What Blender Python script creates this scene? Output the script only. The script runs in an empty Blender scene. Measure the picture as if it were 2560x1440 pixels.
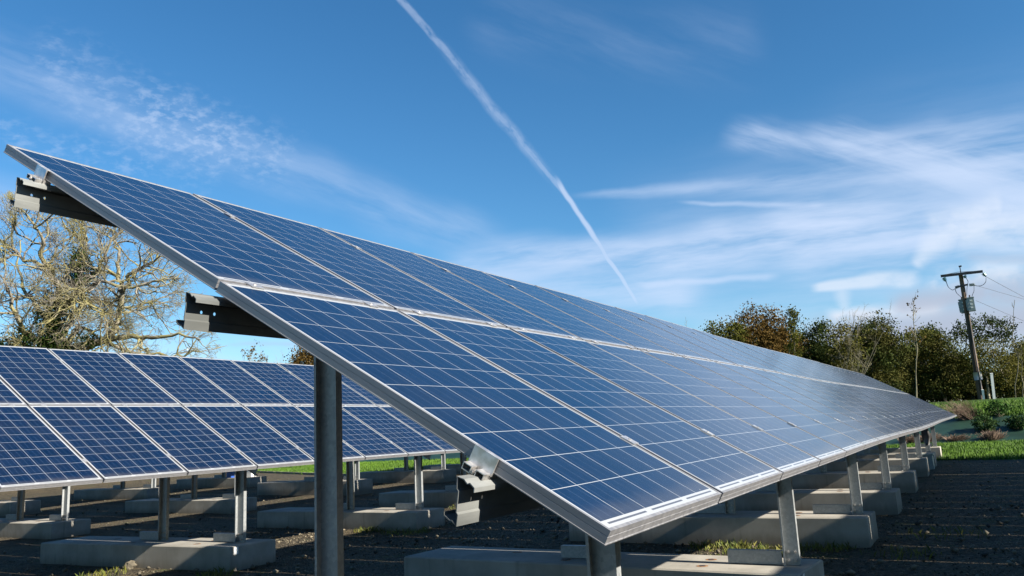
import bpy, math, random
import numpy as np
from mathutils import Vector, Matrix, noise as mnoise
random.seed(7); np.random.seed(7)
sc = bpy.context.scene
COL = sc.collection
R = math.radians

# ------------------------------------------------------------------ camera
CAM = np.array([-1.8998, -0.8386, 0.2398])
YAW, PIT, ROL, FPX = 0.5165, 0.1831, -0.0503, 2016.8
_fw = np.array([math.cos(PIT)*math.cos(YAW), math.cos(PIT)*math.sin(YAW), math.sin(PIT)])
_rt0 = np.array([math.sin(YAW), -math.cos(YAW), 0.0]); _up0 = np.cross(_rt0, _fw)
_rt = math.cos(ROL)*_rt0 + math.sin(ROL)*_up0
_up = -math.sin(ROL)*_rt0 + math.cos(ROL)*_up0
cd = bpy.data.cameras.new('camera'); cam = bpy.data.objects.new('camera', cd); COL.objects.link(cam)
cd.sensor_width = 36.0; cd.lens = 36.0*FPX/2560.0; cd.clip_start = 0.05; cd.clip_end = 3000
cam.matrix_world = Matrix(((_rt[0], _up[0], -_fw[0], CAM[0]), (_rt[1], _up[1], -_fw[1], CAM[1]), (_rt[2], _up[2], -_fw[2], CAM[2]), (0, 0, 0, 1)))
sc.camera = cam
def ray(px, py):
    return _fw + _rt*(px-1280)/FPX + _up*(720-py)/FPX
def at(px, py, D):                       # a point at a known distance in front of the lens
    return Vector(CAM + ray(px, py)*D)
def upright(px, py, B):                  # a point of the upright plane through B that faces the lens
    n = np.array([B[0]-CAM[0], B[1]-CAM[1], 0.0]); r = ray(px, py)
    return Vector(CAM + r*(((np.array(B)-CAM)@n)/(r@n)))

# ------------------------------------------------------------------ sun, sky, exposure
SUN_EL, SUN_W = R(28.0), R(2.6)
sdir = Vector((-math.sin(SUN_W)*math.cos(SUN_EL), -math.cos(SUN_W)*math.cos(SUN_EL), math.sin(SUN_EL)))   # towards the sun
sl = bpy.data.lights.new('sun', 'SUN'); sl.energy = 5.0; sl.angle = R(0.5); sl.color = (1.0, 0.91, 0.78)
so = bpy.data.objects.new('sun', sl); COL.objects.link(so)
so.rotation_euler = sdir.to_track_quat('Z', 'Y').to_euler()
sc.view_settings.view_transform = 'Standard'; sc.view_settings.look = 'None'
sc.view_settings.exposure = 1.62; sc.view_settings.gamma = 1.0; sc.view_settings.use_curve_mapping = False

W = bpy.data.worlds.new('World'); sc.world = W; W.use_nodes = True
nt = W.node_tree; nt.nodes.clear()
def nn(t, kind, **kw):
    n = t.nodes.new(kind)
    for k, v in kw.items():
        if k.startswith('i_'):
            key = k[2:]; key = int(key) if key.isdigit() else key.replace('_', ' ')
            n.inputs[key].default_value = v
        else: setattr(n, k, v)
    return n
def mth(t, op, a, b=None, c=None, clamp=False):
    n = t.nodes.new('ShaderNodeMath'); n.operation = op; n.use_clamp = clamp
    for i, v in enumerate((a, b, c)):
        if v is None: continue
        if isinstance(v, (int, float)): n.inputs[i].default_value = v
        else: t.links.new(v, n.inputs[i])
    return n.outputs[0]
def vmt(t, op, a, b=None, out=0, scale=None):
    n = t.nodes.new('ShaderNodeVectorMath'); n.operation = op
    for i, v in enumerate((a, b)):
        if v is None: continue
        if isinstance(v, (tuple, list)): n.inputs[i].default_value = v
        else: t.links.new(v, n.inputs[i])
    if scale is not None: n.inputs['Scale'].default_value = scale
    return n.outputs[out]
def sstep(t, v, a, b):
    n = t.nodes.new('ShaderNodeMapRange'); n.interpolation_type = 'SMOOTHSTEP'
    t.links.new(v, n.inputs['Value']); n.inputs['From Min'].default_value = a; n.inputs['From Max'].default_value = b
    return n.outputs['Result']
def mixc(t, f, a, b, blend='MIX'):
    n = t.nodes.new('ShaderNodeMix'); n.data_type = 'RGBA'; n.blend_type = blend
    for s_, v in ((n.inputs[0], f), (n.inputs[6], a), (n.inputs[7], b)):
        if isinstance(v, (int, float)): s_.default_value = v
        elif isinstance(v, (tuple, list)): s_.default_value = (*v, 1) if len(v) == 3 else v
        else: t.links.new(v, s_)
    return n.outputs[2]

sky = nn(nt, 'ShaderNodeTexSky', sky_type='NISHITA', sun_disc=False, sun_elevation=SUN_EL, altitude=60.0, air_density=1.0, dust_density=0.15, ozone_density=3.5)
sky.sun_rotation = math.atan2(sdir.x, sdir.y)
tc = nn(nt, 'ShaderNodeTexCoord'); D0 = vmt(nt, 'NORMALIZE', tc.outputs['Generated'])
w1 = nn(nt, 'ShaderNodeTexNoise', i_Scale=5.0, i_Detail=3.0, i_Roughness=0.55); nt.links.new(D0, w1.inputs['Vector'])
wv = vmt(nt, 'SUBTRACT', w1.outputs['Color'], (0.5, 0.5, 0.5))
DW = vmt(nt, 'NORMALIZE', vmt(nt, 'ADD', D0, vmt(nt, 'SCALE', wv, scale=0.055)))
w2 = nn(nt, 'ShaderNodeTexNoise', i_Scale=28.0, i_Detail=2.0); nt.links.new(D0, w2.inputs['Vector'])
DC = vmt(nt, 'NORMALIZE', vmt(nt, 'ADD', D0, vmt(nt, 'SCALE', vmt(nt, 'SUBTRACT', w2.outputs['Color'], (0.5, 0.5, 0.5)), scale=0.006)))
def frame3(p0, p1):
    a = Vector(ray(*p0)).normalized(); b = Vector(ray(*p1)).normalized()
    n = a.cross(b).normalized(); m = (a+b).normalized(); t = n.cross(m).normalized()
    half = math.asin(max(-1, min(1, b.dot(t))))
    if half < 0: t = -t; half = -half
    return n, m, t, half
def streaks(p0, p1, sl_, ss_, detail):
    n, m, t, h = frame3(p0, p1); c = nn(nt, 'ShaderNodeCombineXYZ')
    nt.links.new(mth(nt, 'MULTIPLY', vmt(nt, 'DOT_PRODUCT', DC, tuple(t), out=1), sl_), c.inputs[0])
    nt.links.new(mth(nt, 'MULTIPLY', vmt(nt, 'DOT_PRODUCT', DC, tuple(n), out=1), ss_), c.inputs[1])
    no = nn(nt, 'ShaderNodeTexNoise', i_Scale=1.0, i_Detail=detail, i_Roughness=0.6); nt.links.new(c.outputs[0], no.inputs['Vector']); return no.outputs['Fac']
NS = {'A': streaks((0, 150), (1300, 640), 5, 26, 5.0), 'B': streaks((1030, 690), (2300, 540), 4, 28, 5.0), 'F': streaks((0, 320), (900, 400), 62, 105, 3.0),
      'I': streaks((2000, 700), (2500, 650), 16, 22, 4.0), 'C': streaks((1000, 0), (1590, 740), 45, 100, 3.0)}
def band(p0, p1, w0, w1_, strength, vec, nkey, ncut=0.35, nsoft=0.35, endsoft=0.25, sharp=0.0):
    """one streak of cloud along the great circle between two directions of the sky"""
    n, m, t, half = frame3(p0, p1)
    s = vmt(nt, 'DOT_PRODUCT', vec, tuple(n), out=1); l = vmt(nt, 'DOT_PRODUCT', vec, tuple(t), out=1); f = vmt(nt, 'DOT_PRODUCT', vec, tuple(m), out=1)
    ln = mth(nt, 'DIVIDE', l, math.sin(half))
    wid = mth(nt, 'MULTIPLY_ADD', ln, (w1_-w0)/2/FPX, (w0+w1_)/2/FPX)
    lat = mth(nt, 'SUBTRACT', 1.0, sstep(nt, mth(nt, 'DIVIDE', mth(nt, 'ABSOLUTE', s), wid), sharp, 1.0))
    lon = mth(nt, 'SUBTRACT', 1.0, sstep(nt, mth(nt, 'ABSOLUTE', ln), 1.0-endsoft, 1.0))
    nz = sstep(nt, NS[nkey], ncut, ncut+nsoft)
    r = mth(nt, 'MULTIPLY', mth(nt, 'MULTIPLY', lat, lon), mth(nt, 'MULTIPLY', nz, mth(nt, 'GREATER_THAN', f, 0.0)))
    return mth(nt, 'MULTIPLY', r, strength)
dens = None
BANDS = [
    ((-300, 50), (1300, 640), 110, 75, .30, DW, 'A', .25, .45),
    ((60, 130), (600, 420), 110, 150, .20, DW, 'F', .42, .3),
    ((300, 240), (760, 420), 100, 90, .26, DW, 'F', .42, .3),
    ((-100, 320), (420, 420), 60, 60, .2, DW, 'F', .42, .3),
    ((1030, 690), (2300, 540), 75, 95, .62, DW, 'B', .2, .5),
    ((1250, 660), (2800, 540), 45, 130, .55, DW, 'B', .3, .45),
    ((950, 745), (1800, 720), 100, 85, .62, DW, 'B', .15, .5),
    ((1400, 492), (2600, 420), 10, 70, .42, DC, 'B', .15, .5),
    ((1690, 506), (2080, 516), 7, 13, .42, DC, 'B', .1, .5),
    ((1780, 330), (2800, 480), 50, 130, .6, DW, 'A', .36, .34),
    ((2050, 400), (2900, 330), 45, 120, .5, DW, 'B', .4, .3),
    ((1900, 640), (3000, 520), 120, 200, .55, DW, 'B', .2, .5),
    ((1580, 714), (1960, 688), 14, 14, .5, DC, 'B', .1, .5),
    ((-200, 470), (60, 500), 70, 70, .3, DW, 'A', .2, .5),
    ((1150, 60), (1950, 130), 120, 150, .12, DW, 'A', .3, .5),
    ((1700, 860), (2800, 860), 150, 170, .55, DW, 'B', .1, .6),
    ((-200, 880), (1000, 900), 130, 130, .4, DW, 'A', .1, .6),
]
for b_ in BANDS:
    r_ = band(*b_); dens = r_ if dens is None else mth(nt, 'ADD', dens, mth(nt, 'MULTIPLY', r_, mth(nt, 'SUBTRACT', 1.0, dens, clamp=True)))
az = band((1500, 650), (3300, 500), 260, 520, .30, DW, 'B', .1, .6)
dens = mth(nt, 'ADD', dens, mth(nt, 'MULTIPLY', az, mth(nt, 'SUBTRACT', 1.0, dens, clamp=True)))
for c_ in (((960, -54), (1460, 541), 12, 8, .30, DC, 'C', .18, .4, .16, .35), ((1060, 66), (1420, 494), 20, 20, .24, DC, 'C', .2, .4, .75, .2), ((1380, 432), (1612, 786), 10, 8, .66, DC, 'C', -.4, .6, .24, .25)):
    dens = mth(nt, 'MAXIMUM', dens, band(*c_))
dens = mth(nt, 'MINIMUM', dens, 0.95)
cum = None
for b_ in [((2320, 565), (2520, 510), 44, 54, .55, DW, 'I', .25, .45), ((2280, 665), (2400, 560), 20, 60, .5, DW, 'I', .2, .4), ((2360, 590), (2720, 560), 60, 100, .6, DW, 'I', .25, .4),
           ((2010, 716), (2310, 686), 12, 30, .6, DW, 'I', .1, .5, .25, .3), ((2104, 715), (2116, 795), 30, 16, .35, DC, 'I', .1, .4),
           ((2050, 785), (2380, 770), 26, 34, .9, DW, 'I', .3, .25), ((2300, 705), (2750, 690), 40, 70, .7, DW, 'I', .36, .25)]:
    r_ = band(*b_); cum = r_ if cum is None else mth(nt, 'MAXIMUM', cum, r_)
gry = None
for b_ in [((1980, 835), (2800, 800), 60, 110, .95, DW, 'I', .0, .4), ((2200, 760), (2800, 735), 44, 85, .85, DW, 'I', .1, .4), ((2400, 645), (2700, 650), 16, 26, .4, DC, 'B', .25, .3), ((560, 862), (780, 858), 8, 10, .4, DC, 'A', .2, .4)]:
    r_ = band(*b_); gry = r_ if gry is None else mth(nt, 'MAXIMUM', gry, r_)
skc = nn(nt, 'ShaderNodeHueSaturation', i_Saturation=1.22, i_Value=0.93); nt.links.new(sky.outputs[0], skc.inputs['Color']); skt = mixc(nt, 1.0, skc.outputs[0], (.94, 1.10, 1.09), 'MULTIPLY')
c1 = mixc(nt, dens, skt, (4.4, 5.2, 6.7))
c2 = mixc(nt, cum, c1, (5.6, 6.0, 6.7))
c3 = mixc(nt, gry, c2, (3.1, 3.5, 4.4))
bg = nn(nt, 'ShaderNodeBackground', i_Strength=0.0505); nt.links.new(c3, bg.inputs['Color'])
W.cycles.sampling_method = 'MANUAL'; W.cycles.sample_map_resolution = 512
ow = nn(nt, 'ShaderNodeOutputWorld'); nt.links.new(bg.outputs[0], ow.inputs[0])

# ------------------------------------------------------------------ helpers
def tag(o, label=None, cat=None, group=None, kind=None):
    if label: o['label'] = label
    if cat: o['category'] = cat
    if group: o['group'] = group
    if kind: o['kind'] = kind
    return o
def empty(name, M=None):
    o = bpy.data.objects.new(name, None); COL.objects.link(o); o.empty_display_size = 0.2
    if M is not None: o.matrix_world = M
    return o
class MB:
    def __init__(s): s.v = []; s.f = []; s.m = []; s.sm = []
    def face(s, idx, m=0, smooth=False): s.f.append(tuple(idx)); s.m.append(m); s.sm.append(smooth)
    def box(s, x0, x1, y0, y1, z0, z1, m=0, M=None):
        b = len(s.v)
        for z in (z0, z1):
            for (x, y) in ((x0, y0), (x1, y0), (x1, y1), (x0, y1)):
                p = Vector((x, y, z)); s.v.append(tuple(M @ p if M else p))
        for q in ((3, 2, 1, 0), (4, 5, 6, 7), (0, 1, 5, 4), (1, 2, 6, 5), (2, 3, 7, 6), (3, 0, 4, 7)): s.face([b+i for i in q], m)
    def prism(s, prof, a, b_, m=0, closed=True, caps=True):
        """profile: function t-> list of 3d points at end a / end b given as two lists"""
        n = len(a); k = len(s.v); s.v += [tuple(p) for p in a] + [tuple(p) for p in b_]
        for i in range(n if closed else n-1):
            j = (i+1) % n; s.face((k+i, k+j, k+n+j, k+n+i), m)
        if caps and closed: s.face([k+i for i in range(n)][::-1], m); s.face([k+n+i for i in range(n)], m)
    def sheet(s, line2, thick, x0, x1, m=0, axis='x', segs=1):
        """an open folded profile given thickness, extruded along x"""
        P = [Vector((p[0], p[1])) for p in line2]; off = []
        for i, p in enumerate(P):
            d = (P[min(i+1, len(P)-1)]-P[max(i-1, 0)]).normalized(); off.append(p+Vector((-d.y, d.x))*thick)
        ring = P+off[::-1]
        a = [(x0, q.x, q.y) for q in ring]; b = [(x1, q.x, q.y) for q in ring]
        n = len(P); k = len(s.v); s.v += a+b; N = len(ring)
        for i in range(N):
            j = (i+1) % N; s.face((k+i, k+N+i, k+N+j, k+j), m)
        for i in range(n-1):
            q = (i, i+1, N-2-i, N-1-i); s.face([k+t for t in q], m); s.face([k+N+t for t in q][::-1], m)
    def tube(s, pts, rad, sides=8, m=0, cap=True, smooth=True):
        k = len(s.v); pts = [Vector(p) for p in pts]; n = len(pts)
        if isinstance(rad, (int, float)): rad = [rad]*n
        ref = Vector((0.31, 0.17, 0.93))
        for i, p in enumerate(pts):
            d = (pts[min(i+1, n-1)]-pts[max(i-1, 0)]).normalized()
            if abs(d.dot(ref)) > 0.95: ref = Vector((0.9, 0.3, 0.1))
            a = d.cross(ref).normalized(); b = d.cross(a)
            for j in range(sides):
                t = 2*math.pi*j/sides; s.v.append(tuple(p+(a*math.cos(t)+b*math.sin(t))*rad[i]))
        for i in range(n-1):
            for j in range(sides):
                q = (j+1) % sides; s.face((k+i*sides+j, k+i*sides+q, k+(i+1)*sides+q, k+(i+1)*sides+j), m, smooth)
        if cap:
            s.face([k+j for j in range(sides)], m); s.face([k+(n-1)*sides+j for j in range(sides)][::-1], m)
    def mesh(s, name, mats):
        me = bpy.data.meshes.new(name); me.from_pydata(s.v, [], s.f)
        for m in (mats if isinstance(mats, (list, tuple)) else [mats]): me.materials.append(m)
        me.polygons.foreach_set('material_index', s.m); me.polygons.foreach_set('use_smooth', s.sm); me.update()
        return me
    def build(s, name, mats, parent=None, M=None):
        return link(name, s.mesh(name, mats), parent, M)
def link(name, me, parent=None, M=None):
    o = bpy.data.objects.new(name, me); COL.objects.link(o)
    if parent is not None: o.parent = parent
    if M is not None: o.matrix_basis = M
    return o
def np_mesh(name, V, F, mats, mi=None, smooth=False):
    me = bpy.data.meshes.new(name); V = np.asarray(V, np.float32); F = np.asarray(F, np.int32)
    me.vertices.add(len(V)); me.vertices.foreach_set('co', V.ravel())
    k = F.shape[1]; me.loops.add(F.size); me.loops.foreach_set('vertex_index', F.ravel())
    me.polygons.add(len(F)); me.polygons.foreach_set('loop_start', np.arange(0, F.size, k, dtype=np.int32))
    for m in (mats if isinstance(mats, (list, tuple)) else [mats]): me.materials.append(m)
    if mi is not None: me.polygons.foreach_set('material_index', np.asarray(mi, np.int32))
    if smooth: me.polygons.foreach_set('use_smooth', np.ones(len(F), bool))
    me.update(calc_edges=True); me.validate()
    return me
def copy_tree(o, parent=None):
    c = o.copy(); COL.objects.link(c)
    if parent is not None: c.parent = parent
    for ch in CH.get(o.name, []):
        cc = copy_tree(ch, c); CH.setdefault(c.name, []).append(cc)
    return c
CH = {}
def kid(parent, child):
    CH.setdefault(parent.name, []).append(child); return child

# ------------------------------------------------------------------ materials
def mat(name, col, rough=0.6, metal=0.0, spec=0.5, nodes=None):
    m = bpy.data.materials.new(name); m.use_nodes = True; t = m.node_tree; p = t.nodes['Principled BSDF']
    p.inputs['Base Color'].default_value = (*col, 1); p.inputs['Roughness'].default_value = rough
    p.inputs['Metallic'].default_value = metal; p.inputs['Specular IOR Level'].default_value = spec
    if nodes: nodes(t, p)
    return m
def objco(t, rnd=True):
    c = t.nodes.new('ShaderNodeTexCoord').outputs['Object']
    if rnd:
        oi = t.nodes.new('ShaderNodeObjectInfo').outputs['Random']; v = mth(t, 'MULTIPLY', oi, 37.0)
        return vmt(t, 'ADD', c, v)
    return c
def noisy(c1_, c2_, scale, detail=6, lo=.35, hi=.65, bump=0.0, bscale=None, rgh=None, stretch=None, world=False):
    def f(t, p):
        v = t.nodes.new('ShaderNodeNewGeometry').outputs['Position'] if world else objco(t)
        if stretch:
            mp = nn(t, 'ShaderNodeMapping'); mp.inputs['Scale'].default_value = stretch; t.links.new(v, mp.inputs['Vector']); v = mp.outputs[0]
        n = nn(t, 'ShaderNodeTexNoise', i_Scale=scale, i_Detail=detail, i_Roughness=0.6); t.links.new(v, n.inputs['Vector'])
        fac = sstep(t, n.outputs['Fac'], lo, hi); t.links.new(mixc(t, fac, c1_, c2_), p.inputs['Base Color'])
        if rgh: 
            mr = nn(t, 'ShaderNodeMapRange'); t.links.new(fac, mr.inputs['Value']); mr.inputs['To Min'].default_value = rgh[0]; mr.inputs['To Max'].default_value = rgh[1]
            t.links.new(mr.outputs[0], p.inputs['Roughness'])
        if bump:
            n2 = nn(t, 'ShaderNodeTexNoise', i_Scale=bscale or scale*4, i_Detail=5.0); t.links.new(v, n2.inputs['Vector'])
            b = nn(t, 'ShaderNodeBump', i_Strength=bump, i_Distance=0.01); t.links.new(n2.outputs['Fac'], b.inputs['Height']); t.links.new(b.outputs[0], p.inputs['Normal'])
    return f
M_ALU = mat('anodised_aluminium', (.60, .60, .62), .45, .45, .5, noisy((.20, .205, .22), (.25, .255, .27), 60, 3, rgh=(.42, .55), stretch=(1, .05, 1)))
M_CLAMP = mat('clamp_aluminium', (.62, .61, .6), .35, .8, .5, noisy((.52, .51, .5), (.68, .67, .66), 30, 4, rgh=(.28, .45)))
M_BACK = mat('white_backsheet', (.78, .79, .80), .6)
def galv(t, p):
    v = objco(t)
    vo = nn(t, 'ShaderNodeTexVoronoi', i_Scale=55.0); t.links.new(v, vo.inputs['Vector'])
    n = nn(t, 'ShaderNodeTexNoise', i_Scale=3.0, i_Detail=8.0, i_Roughness=0.7); t.links.new(v, n.inputs['Vector'])
    g = nn(t, 'ShaderNodeSeparateColor'); t.links.new(vo.outputs['Color'], g.inputs[0])
    a = mth(t, 'MULTIPLY_ADD', g.outputs[0], .35, mth(t, 'MULTIPLY', n.outputs['Fac'], .8), clamp=True)
    t.links.new(mixc(t, a, (.165, .18, .19), (.32, .342, .355)), p.inputs['Base Color'])
    mr = nn(t, 'ShaderNodeMapRange'); t.links.new(g.outputs[1], mr.inputs['Value']); mr.inputs['To Min'].default_value = .42; mr.inputs['To Max'].default_value = .62
    t.links.new(mr.outputs[0], p.inputs['Roughness'])
M_GALV = mat('galvanised_steel', (.45, .47, .48), .5, .45, .5, galv)
M_PURL = mat('shaded_galvanised_steel', (.12, .125, .12), .6, .3, .5, noisy((.08, .087, .086), (.20, .212, .21), 5, 8, .3, .7, stretch=(.3, 1, 1)))  # darker copy of the galvanised steel, shade under the panels put into its colour
M_BOLT = mat('bolt_steel', (.35, .34, .33), .4, .8)
M_RUST = mat('rust_stain', (.20, .09, .035), .85, 0, .3, noisy((.10, .045, .02), (.30, .15, .06), 60))
M_DARK = mat('black_plastic', (.02, .02, .022), .5)
def conc(t, p):
    v = objco(t)
    n = nn(t, 'ShaderNodeTexNoise', i_Scale=2.2, i_Detail=9.0, i_Roughness=0.62); t.links.new(v, n.inputs['Vector'])
    c = mixc(t, sstep(t, n.outputs['Fac'], .3, .7), (.235, .225, .20), (.33, .315, .28))
    mp = nn(t, 'ShaderNodeMapping'); mp.inputs['Scale'].default_value = (9, 9, .8); t.links.new(v, mp.inputs['Vector'])
    n2 = nn(t, 'ShaderNodeTexNoise', i_Scale=1.5, i_Detail=5.0); t.links.new(mp.outputs[0], n2.inputs['Vector'])
    c = mixc(t, mth(t, 'MULTIPLY', sstep(t, n2.outputs['Fac'], .58, .78), .45), c, (.12, .11, .095))
    n3 = nn(t, 'ShaderNodeTexNoise', i_Scale=160.0, i_Detail=3.0); t.links.new(v, n3.inputs['Vector'])
    vo = nn(t, 'ShaderNodeTexVoronoi', i_Scale=34.0); t.links.new(v, vo.inputs['Vector'])
    pit = mth(t, 'SUBTRACT', 1.0, sstep(t, vo.outputs['Distance'], .04, .13))
    c = mixc(t, mth(t, 'MULTIPLY', pit, .5), c, (.16, .15, .13))
    oc = t.nodes.new('ShaderNodeTexCoord').outputs['Object']; sz = nn(t, 'ShaderNodeSeparateXYZ'); t.links.new(oc, sz.inputs[0])
    spl = mth(t, 'SUBTRACT', 1.0, sstep(t, mth(t, 'ADD', sz.outputs[2], mth(t, 'MULTIPLY', n2.outputs['Fac'], -.12)), -.36, -.20))
    c = mixc(t, mth(t, 'MULTIPLY', spl, .55), c, (.10, .08, .05))
    n4 = nn(t, 'ShaderNodeTexNoise', i_Scale=.9, i_Detail=4.0); t.links.new(v, n4.inputs['Vector'])
    c = mixc(t, mth(t, 'MULTIPLY', sstep(t, n4.outputs['Fac'], .5, .62), .28), c, (.15, .145, .125))
    t.links.new(c, p.inputs['Base Color'])
    h = mth(t, 'SUBTRACT', mth(t, 'MULTIPLY', n3.outputs['Fac'], .4), pit)
    b = nn(t, 'ShaderNodeBump', i_Strength=.5, i_Distance=0.004); t.links.new(h, b.inputs['Height']); t.links.new(b.outputs[0], p.inputs['Normal'])
M_CONC = mat('cast_concrete', (.36, .35, .32), .85, 0, .3, conc)
PW, PL, PIX = 0.99, 1.64, 1.01
CU, CV = 0.1578, 0.1572
def cells(t, p):
    tcx = t.nodes.new('ShaderNodeTexCoord').outputs['Object']; s = nn(t, 'ShaderNodeSeparateXYZ'); t.links.new(tcx, s.inputs[0])
    x, y = s.outputs[0], s.outputs[1]
    rnd = t.nodes.new('ShaderNodeObjectInfo').outputs['Random']
    u = mth(t, 'DIVIDE', mth(t, 'SUBTRACT', x, (PW-6*CU)/2), CU); v = mth(t, 'DIVIDE', mth(t, 'SUBTRACT', y, 0.040), CV)
    fu = mth(t, 'FRACT', u); fv = mth(t, 'FRACT', v)
    gu, gv = 0.0095, 0.0085
    def edge(f, g): return mth(t, 'MAXIMUM', mth(t, 'LESS_THAN', f, g), mth(t, 'GREATER_THAN', f, 1-g))
    line = mth(t, 'MAXIMUM', edge(fu, gu), edge(fv, gv))
    out = mth(t, 'MAXIMUM', mth(t, 'MAXIMUM', mth(t, 'LESS_THAN', u, 0.0), mth(t, 'GREATER_THAN', u, 6.0)), mth(t, 'MAXIMUM', mth(t, 'LESS_THAN', v, 0.0), mth(t, 'GREATER_THAN', v, 10.0)))
    white = mth(t, 'MAXIMUM', line, out)
    # busbars: three per cell along the length
    b3 = mth(t, 'ABSOLUTE', mth(t, 'SUBTRACT', mth(t, 'FRACT', mth(t, 'MULTIPLY', fu, 3.0)), 0.5))
    bus = mth(t, 'LESS_THAN', b3, 0.013)
    # polycrystalline grains
    vv = vmt(t, 'ADD', tcx, mth(t, 'MULTIPLY', rnd, 91.0))
    vo = nn(t, 'ShaderNodeTexVoronoi', i_Scale=85.0); t.links.new(vv, vo.inputs['Vector'])
    sg = nn(t, 'ShaderNodeSeparateColor'); t.links.new(vo.outputs['Color'], sg.inputs[0])
    ci = nn(t, 'ShaderNodeCombineXYZ'); t.links.new(mth(t, 'FLOOR', u), ci.inputs[0]); t.links.new(mth(t, 'FLOOR', v), ci.inputs[1]); t.links.new(rnd, ci.inputs[2])
    wn = nn(t, 'ShaderNodeTexWhiteNoise'); t.links.new(ci.outputs[0], wn.inputs['Vector'])
    k = mth(t, 'ADD', mth(t, 'MULTIPLY', sg.outputs[0], .5), mth(t, 'MULTIPLY', wn.outputs['Value'], .5))
    cell = mixc(t, k, (.0010, .0062, .022), (.0020, .0110, .037))
    cell = mixc(t, mth(t, 'MULTIPLY', bus, .22), cell, (.20, .27, .36))
    # ribbons along the lower margin
    yb = mth(t, 'LESS_THAN', mth(t, 'ABSOLUTE', mth(t, 'SUBTRACT', y, 0.028)), 0.0036)
    half = mth(t, 'FRACT', mth(t, 'MULTIPLY', u, 0.5)); rb = mth(t, 'MULTIPLY', yb, mth(t, 'MULTIPLY', mth(t, 'GREATER_THAN', half, .07), mth(t, 'LESS_THAN', half, .93)))
    rb = mth(t, 'MULTIPLY', rb, mth(t, 'MULTIPLY', mth(t, 'GREATER_THAN', u, 0.0), mth(t, 'LESS_THAN', u, 6.0)))
    wcol = mixc(t, rb, (.30, .32, .34), (.05, .055, .07))
    c = mixc(t, white, cell, wcol)
    # bird specks and dust
    sp = nn(t, 'ShaderNodeTexVoronoi', i_Scale=9.0); t.links.new(vv, sp.inputs['Vector'])
    ss = nn(t, 'ShaderNodeSeparateColor'); t.links.new(sp.outputs['Color'], ss.inputs[0])
    spk = mth(t, 'LESS_THAN', sp.outputs['Distance'], mth(t, 'MULTIPLY', mth(t, 'SUBTRACT', ss.outputs[0], .45, clamp=True), .075))
    c = mixc(t, mth(t, 'MULTIPLY', spk, .6), c, (.3, .3, .29))
    dn = nn(t, 'ShaderNodeTexNoise', i_Scale=2.5, i_Detail=8.0, i_Roughness=.65); t.links.new(vv, dn.inputs['Vector'])
    dust = mth(t, 'MULTIPLY', sstep(t, dn.outputs['Fac'], .3, .8), .022)
    c = mixc(t, dust, c, (.25, .24, .22))
    sil = mth(t, 'MULTIPLY', mth(t, 'SUBTRACT', 1.0, sstep(t, mth(t, 'ADD', y, mth(t, 'MULTIPLY', dn.outputs['Fac'], -.10)), .0, .07)), .10)
    c = mixc(t, sil, c, (.22, .20, .17))
    t.links.new(c, p.inputs['Base Color'])
    mr = nn(t, 'ShaderNodeMapRange'); t.links.new(dn.outputs['Fac'], mr.inputs['Value']); mr.inputs['To Min'].default_value = .11; mr.inputs['To Max'].default_value = .19
    t.links.new(mr.outputs[0], p.inputs['Roughness'])
    p.inputs['Specular IOR Level'].default_value = .55
M_CELL = mat('solar_glass', (.01, .03, .1), .15, 0, .5, cells)

def ground_nodes(t, p):
    v = t.nodes.new('ShaderNodeNewGeometry').outputs['Position']
    vo = nn(t, 'ShaderNodeTexVoronoi', i_Scale=42.0); t.links.new(v, vo.inputs['Vector'])
    v2 = nn(t, 'ShaderNodeTexVoronoi', i_Scale=17.0); t.links.new(v, v2.inputs['Vector'])
    g = nn(t, 'ShaderNodeSeparateColor'); t.links.new(vo.outputs['Color'], g.inputs[0])
    g2 = nn(t, 'ShaderNodeSeparateColor'); t.links.new(v2.outputs['Color'], g2.inputs[0])
    k = mth(t, 'ADD', mth(t, 'MULTIPLY', g.outputs[0], .6), mth(t, 'MULTIPLY', g2.outputs[0], .4))
    c = mixc(t, k, (.010, .0095, .0085), (.12, .10, .066))
    n = nn(t, 'ShaderNodeTexNoise', i_Scale=.9, i_Detail=6.0, i_Roughness=.6); t.links.new(v, n.inputs['Vector'])
    c = mixc(t, mth(t, 'MULTIPLY', sstep(t, n.outputs['Fac'], .45, .7), .55), c, (.10, .078, .045))
    n2 = nn(t, 'ShaderNodeTexNoise', i_Scale=2.3, i_Detail=7.0, i_Roughness=.65); t.links.new(v, n2.inputs['Vector'])
    c = mixc(t, mth(t, 'MULTIPLY', sstep(t, n2.outputs['Fac'], .56, .68), .5), c, (.05, .075, .02))
    t.links.new(c, p.inputs['Base Color'])
    h = mth(t, 'ADD', mth(t, 'MULTIPLY', vo.outputs['Distance'], 1.0), mth(t, 'MULTIPLY', v2.outputs['Distance'], 1.3))
    b = nn(t, 'ShaderNodeBump', i_Strength=1.0, i_Distance=0.03); b.invert = True; t.links.new(h, b.inputs['Height']); t.links.new(b.outputs[0], p.inputs['Normal'])
M_GRAVEL = mat('gravel', (.15, .14, .12), .9, 0, .2, ground_nodes)
M_STONE = mat('pebble_stone', (.25, .24, .2), .85, 0, .3, noisy((.02, .019, .017), (.20, .175, .125), 3.1, 2, .3, .7, world=True))
M_SOIL = mat('lawn_soil', (.06, .085, .02), .95, 0, .1, noisy((.018, .04, .006), (.035, .065, .01), 1.4, world=True))
M_BLADE = mat('grass_blade', (.08, .2, .02), .55, 0, .25, noisy((.036, .085, .005), (.080, .155, .010), .9, 5, .3, .7, world=True))
M_WEED = mat('weed_leaf', (.1, .16, .03), .6, 0, .2, noisy((.05, .075, .013), (.15, .14, .03), 4, world=True))
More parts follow.
